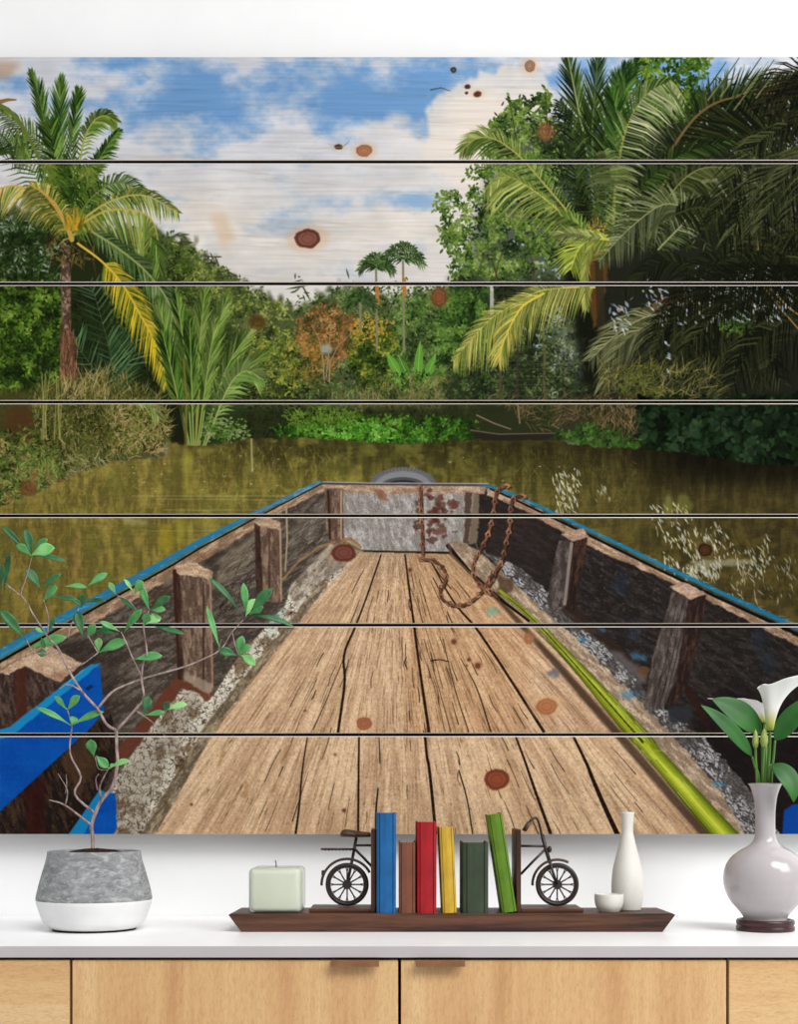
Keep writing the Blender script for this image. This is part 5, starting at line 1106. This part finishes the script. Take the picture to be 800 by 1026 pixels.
for i, (a, b, w, d) in enumerate(leaves):
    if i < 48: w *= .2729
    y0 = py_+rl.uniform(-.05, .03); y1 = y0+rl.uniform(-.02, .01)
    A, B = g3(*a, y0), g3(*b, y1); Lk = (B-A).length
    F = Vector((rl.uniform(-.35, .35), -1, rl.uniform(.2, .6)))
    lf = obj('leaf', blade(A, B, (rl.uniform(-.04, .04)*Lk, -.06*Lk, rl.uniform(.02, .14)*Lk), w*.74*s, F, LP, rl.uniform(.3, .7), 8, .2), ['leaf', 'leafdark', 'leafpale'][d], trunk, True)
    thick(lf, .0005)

# ---------- vase on its stand, with callas
vy = -.290; vc = (gx(767.2, vy), vy); s = sc(vy)
zs = TOPZ+.0205
st = lathe([(0, TOPZ), (27.5*s, TOPZ), (28.8*s, TOPZ+.002), (28.8*s, TOPZ+.007), (27.6*s, TOPZ+.0095), (28.6*s, TOPZ+.013), (28.6*s, zs-.003), (27.6*s, zs-.0005), (24.5*s, zs-.0004), (23.8*s, zs-.0042), (0, zs-.0042)], vc, 64)
tag(obj('vase_stand', st, 'ebony', None, True), 'low round dark wooden stand under the pale vase', 'stand')
V = [(20.6, 926), (21.4, 921.5), (22, 918), (27, 911.5), (35, 902), (40, 890), (41.2, 880), (39.4, 869), (34, 859.5), (25.5, 852.5), (15.5, 846.5), (10.8, 840), (9.8, 828), (10, 812), (11.5, 799), (14.6, 789), (17, 785.2)]
zb = zs-.0042; zo = gz(926, vy)
vp = smoothprof([(r*s, gz(p, vy)+(zb-zo if k < 1 else 0)) for k, (r, p) in enumerate(V)], 5)
zl = gz(785.2, vy)
inn = [(16.2*s, zl+.0008), (13.2*s, gz(790, vy)), (9.8*s, gz(800, vy)), (8.3*s, gz(812, vy)), (8.2*s, gz(830, vy)), (0, gz(832, vy))]
tag(obj('vase', lathe([(0, zb)]+vp+inn, vc, 96), 'vase', None, True), 'glossy pale round-bellied vase with a long flared neck at the right', 'vase')
def vstem(px_top, py_top, px_bot, bend=0., dy=0., by=0.):
    """stalk from inside the neck up to a point"""
    a = g3(px_top, py_top, vy+dy); b = g3(px_bot, 806, vy+by); m = g3(px_bot+(px_top-px_bot)*.35+bend, 784-(784-py_top)*.25, vy+by+(dy-by)*.4)
    c = g3(px_bot+(px_top-px_bot)*.7+bend, 784-(784-py_top)*.62, vy+by+(dy-by)*.75)
    return smoothpath([b, m, c, a], 5)
def calla(label, base, axis, H, R, stem_pts, tilt_y):
    t = thing('calla_lily', label, 'flower', stem_pts[0], 'calla lilies in the vase')
    obj('stem', tube(stem_pts, .0034, .0028, 10), 'stem', t, True)
    bm = bmesh.new(); sg, reach, short, wide, hi, lo, mid = axis; n, mrow = 40, 16; rows = []; k_ = s
    for i in range(mrow+1):
        u = i/mrow; row = []
        for k in range(n):
            th = 2*math.pi*k/n; cs, sn = math.cos(th), math.sin(th); cp, cn = max(0, cs), max(0, -cs)
            rim = (reach*cp**2+short*cn**2+wide*sn**2)*(1+.06*math.sin(5*th+1)*u); top = hi*cp**1.3+lo*cn**1.3+mid*(1-max(cp, cn)**1.3)
            r = R*(.28+.72*u**.8)+(rim-R)*u**3.1
            z = top*(u-.03*u**8*(2 if cp < .6 else .6))+1.2*math.sin(4*th)*u**6
            row.append(bm.verts.new(base+Vector((sg*r*cs, r*sn, z))*k_+Vector(tilt_y)*k_*u))
        rows.append(row)
    for a, b in zip(rows, rows[1:]):
        for k in range(n): bm.faces.new((a[k], a[(k+1) % n], b[(k+1) % n], b[k]))
    bl = obj('bloom', bm, 'bloom', t, True); thick(bl, .0012)
    sp = tube([base+Vector((0, 0, .15*H)), base+Vector((sg*.05*H, 0, .5*H)), base+Vector((sg*.1*H, 0, .7*H))], .0032, .002, 10); obj('spadix', sp, 'bud', bl, True)
    return t
A0 = g3(772, 732, vy-.012); S1 = vstem(772, 733, 769, 0, -.012, .001)
calla('large white calla lily standing tall in the vase', A0, (1, 46, 14, 17, 58, 46, 50), 46*s, 9.5, S1, (2, -3, 0))
A1 = g3(766.5, 724, vy+.034); S2 = vstem(766.5, 724, 767, 1, .036, .012)
calla('smaller white calla lily behind, opening towards the left', A1, (-1, 49, 4, 11, 25, 22, 20), 18*s, 6.5, S2, (-6, 0, 0))
for lb, px, p, pb, dy, w in (('pale closed calla bud on the left of the stems', 757.4, 742, 760, -.02, 3.4), ('pale calla bud just below the tall bloom', 766, 741, 765, -.026, 4.2)):
    S_ = vstem(px, p+7, pb, -.5, dy, -.006); t = thing('calla_bud', lb, 'flower', S_[0], 'calla buds in the vase')
    obj('stem', tube(S_, .0026, .0022, 9), 'stem', t, True)
    tp = g3(px, p+8, vy+dy); H = 19*s
    B = lathe([(0, 0), (w*.55*s, .05*H), (w*.95*s, .3*H), (w*.9*s, .55*H), (w*.5*s, .82*H), (.3*s, H), (0, H*1.01)], (0, 0), 20); bmesh.ops.translate(B, verts=B.verts, vec=tp); obj('bud', B, 'bud', t, True)
CP = lambda u: (math.sin(math.pi*u**.8)**.8) if 0 < u < 1 else .02
for lb, a, b, bend, w, pb, dy0, dy1, by in (
        ('broad dark green calla leaf at the upper left', (764, 735), (713.5, 700.5), (.0, -.012, .012), 14., 764.5, .0, -.02, .006),
        ('narrow calla leaf arching furthest to the left', (754, 758), (702.5, 706.5), (.004, -.008, .012), 8.5, 764, -.018, -.04, -.004),
        ('upright calla leaf rising to the right of the tall bloom', (777, 742), (806, 700), (.0, -.008, .004), 10.5, 772, -.034, -.055, -.002),
        ('drooping calla leaf hanging low on the right of the vase', (773.5, 766), (795.5, 804), (.018, -.012, .014), 11., 770, -.026, -.05, -.011)):
    A, B = g3(*a, vy+dy0), g3(*b, vy+dy1); S_ = vstem(a[0], a[1], pb, 0, dy0, by) if a[1] < 765 else smoothpath([g3(pb, 804, vy+by), g3(pb, 786, vy+by), g3(pb+1, 772, vy-.02), g3(*a, vy+dy0)], 5)
    t = thing('calla_leaf', lb, 'leaf', S_[0], 'calla leaves in the vase')
    obj('stalk', tube(S_, .0026, .002, 9), 'stem', t, True)
    bl = obj('blade', blade(A, B, bend, w*s, (.15, -1, .35), CP, .28, 14, .1), 'calla_leaf', t, True); thick(bl, .0008); subsurf(bl)

# ---------- light: even world fill, an upper-right key sun and an added lamp at right
w = bpy.data.worlds.new('World'); bpy.context.scene.world = w; w.use_nodes = True
w.node_tree.nodes['Background'].inputs[0].default_value = (.985, .99, 1., 1); w.node_tree.nodes['Background'].inputs[1].default_value = .5
def lamp(name, kind, loc, to, power, col=(1, 1, 1), **kw):
    d = bpy.data.lights.new(name, kind); d.energy = power; d.color = col
    for k, v in kw.items(): setattr(d, k, v)
    o = bpy.data.objects.new(name, d); o.location = loc; o.rotation_euler = (Vector(to)-Vector(loc)).to_track_quat('-Z', 'Y').to_euler(); link(o); return o
lamp('key_sun', 'SUN', (1.2, -2.2, 4), (0, 0, 1.), 1.75, (1., .995, .985), angle=math.radians(26))  # soft key from the upper right, its source unseen
lamp('wall_gradient_fill', 'AREA', (2.5, -2.0, 2.7), (.6, 0, 1.2), 62, (1, 1, .99), shape='RECTANGLE', size=1.6, size_y=1.6)  # added fill with no real fixture, brightens the wall towards the right

cam = bpy.data.cameras.new('camera'); co = bpy.data.objects.new('camera', cam); link(co)
co.location = (0, -CAMD, CAMZ); co.rotation_euler = (math.pi/2, 0, 0)
cam.sensor_fit = 'VERTICAL'; cam.sensor_height = 24; cam.lens = FOC/1026*24; cam.clip_end = 60; cam.clip_start = .05; cam.shift_y = (HOR-513)/1026
scn = bpy.context.scene; scn.camera = co
scn.view_settings.view_transform = 'Standard'; scn.view_settings.look = 'None'; scn.view_settings.gamma = 1; scn.view_settings.use_curve_mapping = False
scn.view_settings.exposure = 0.
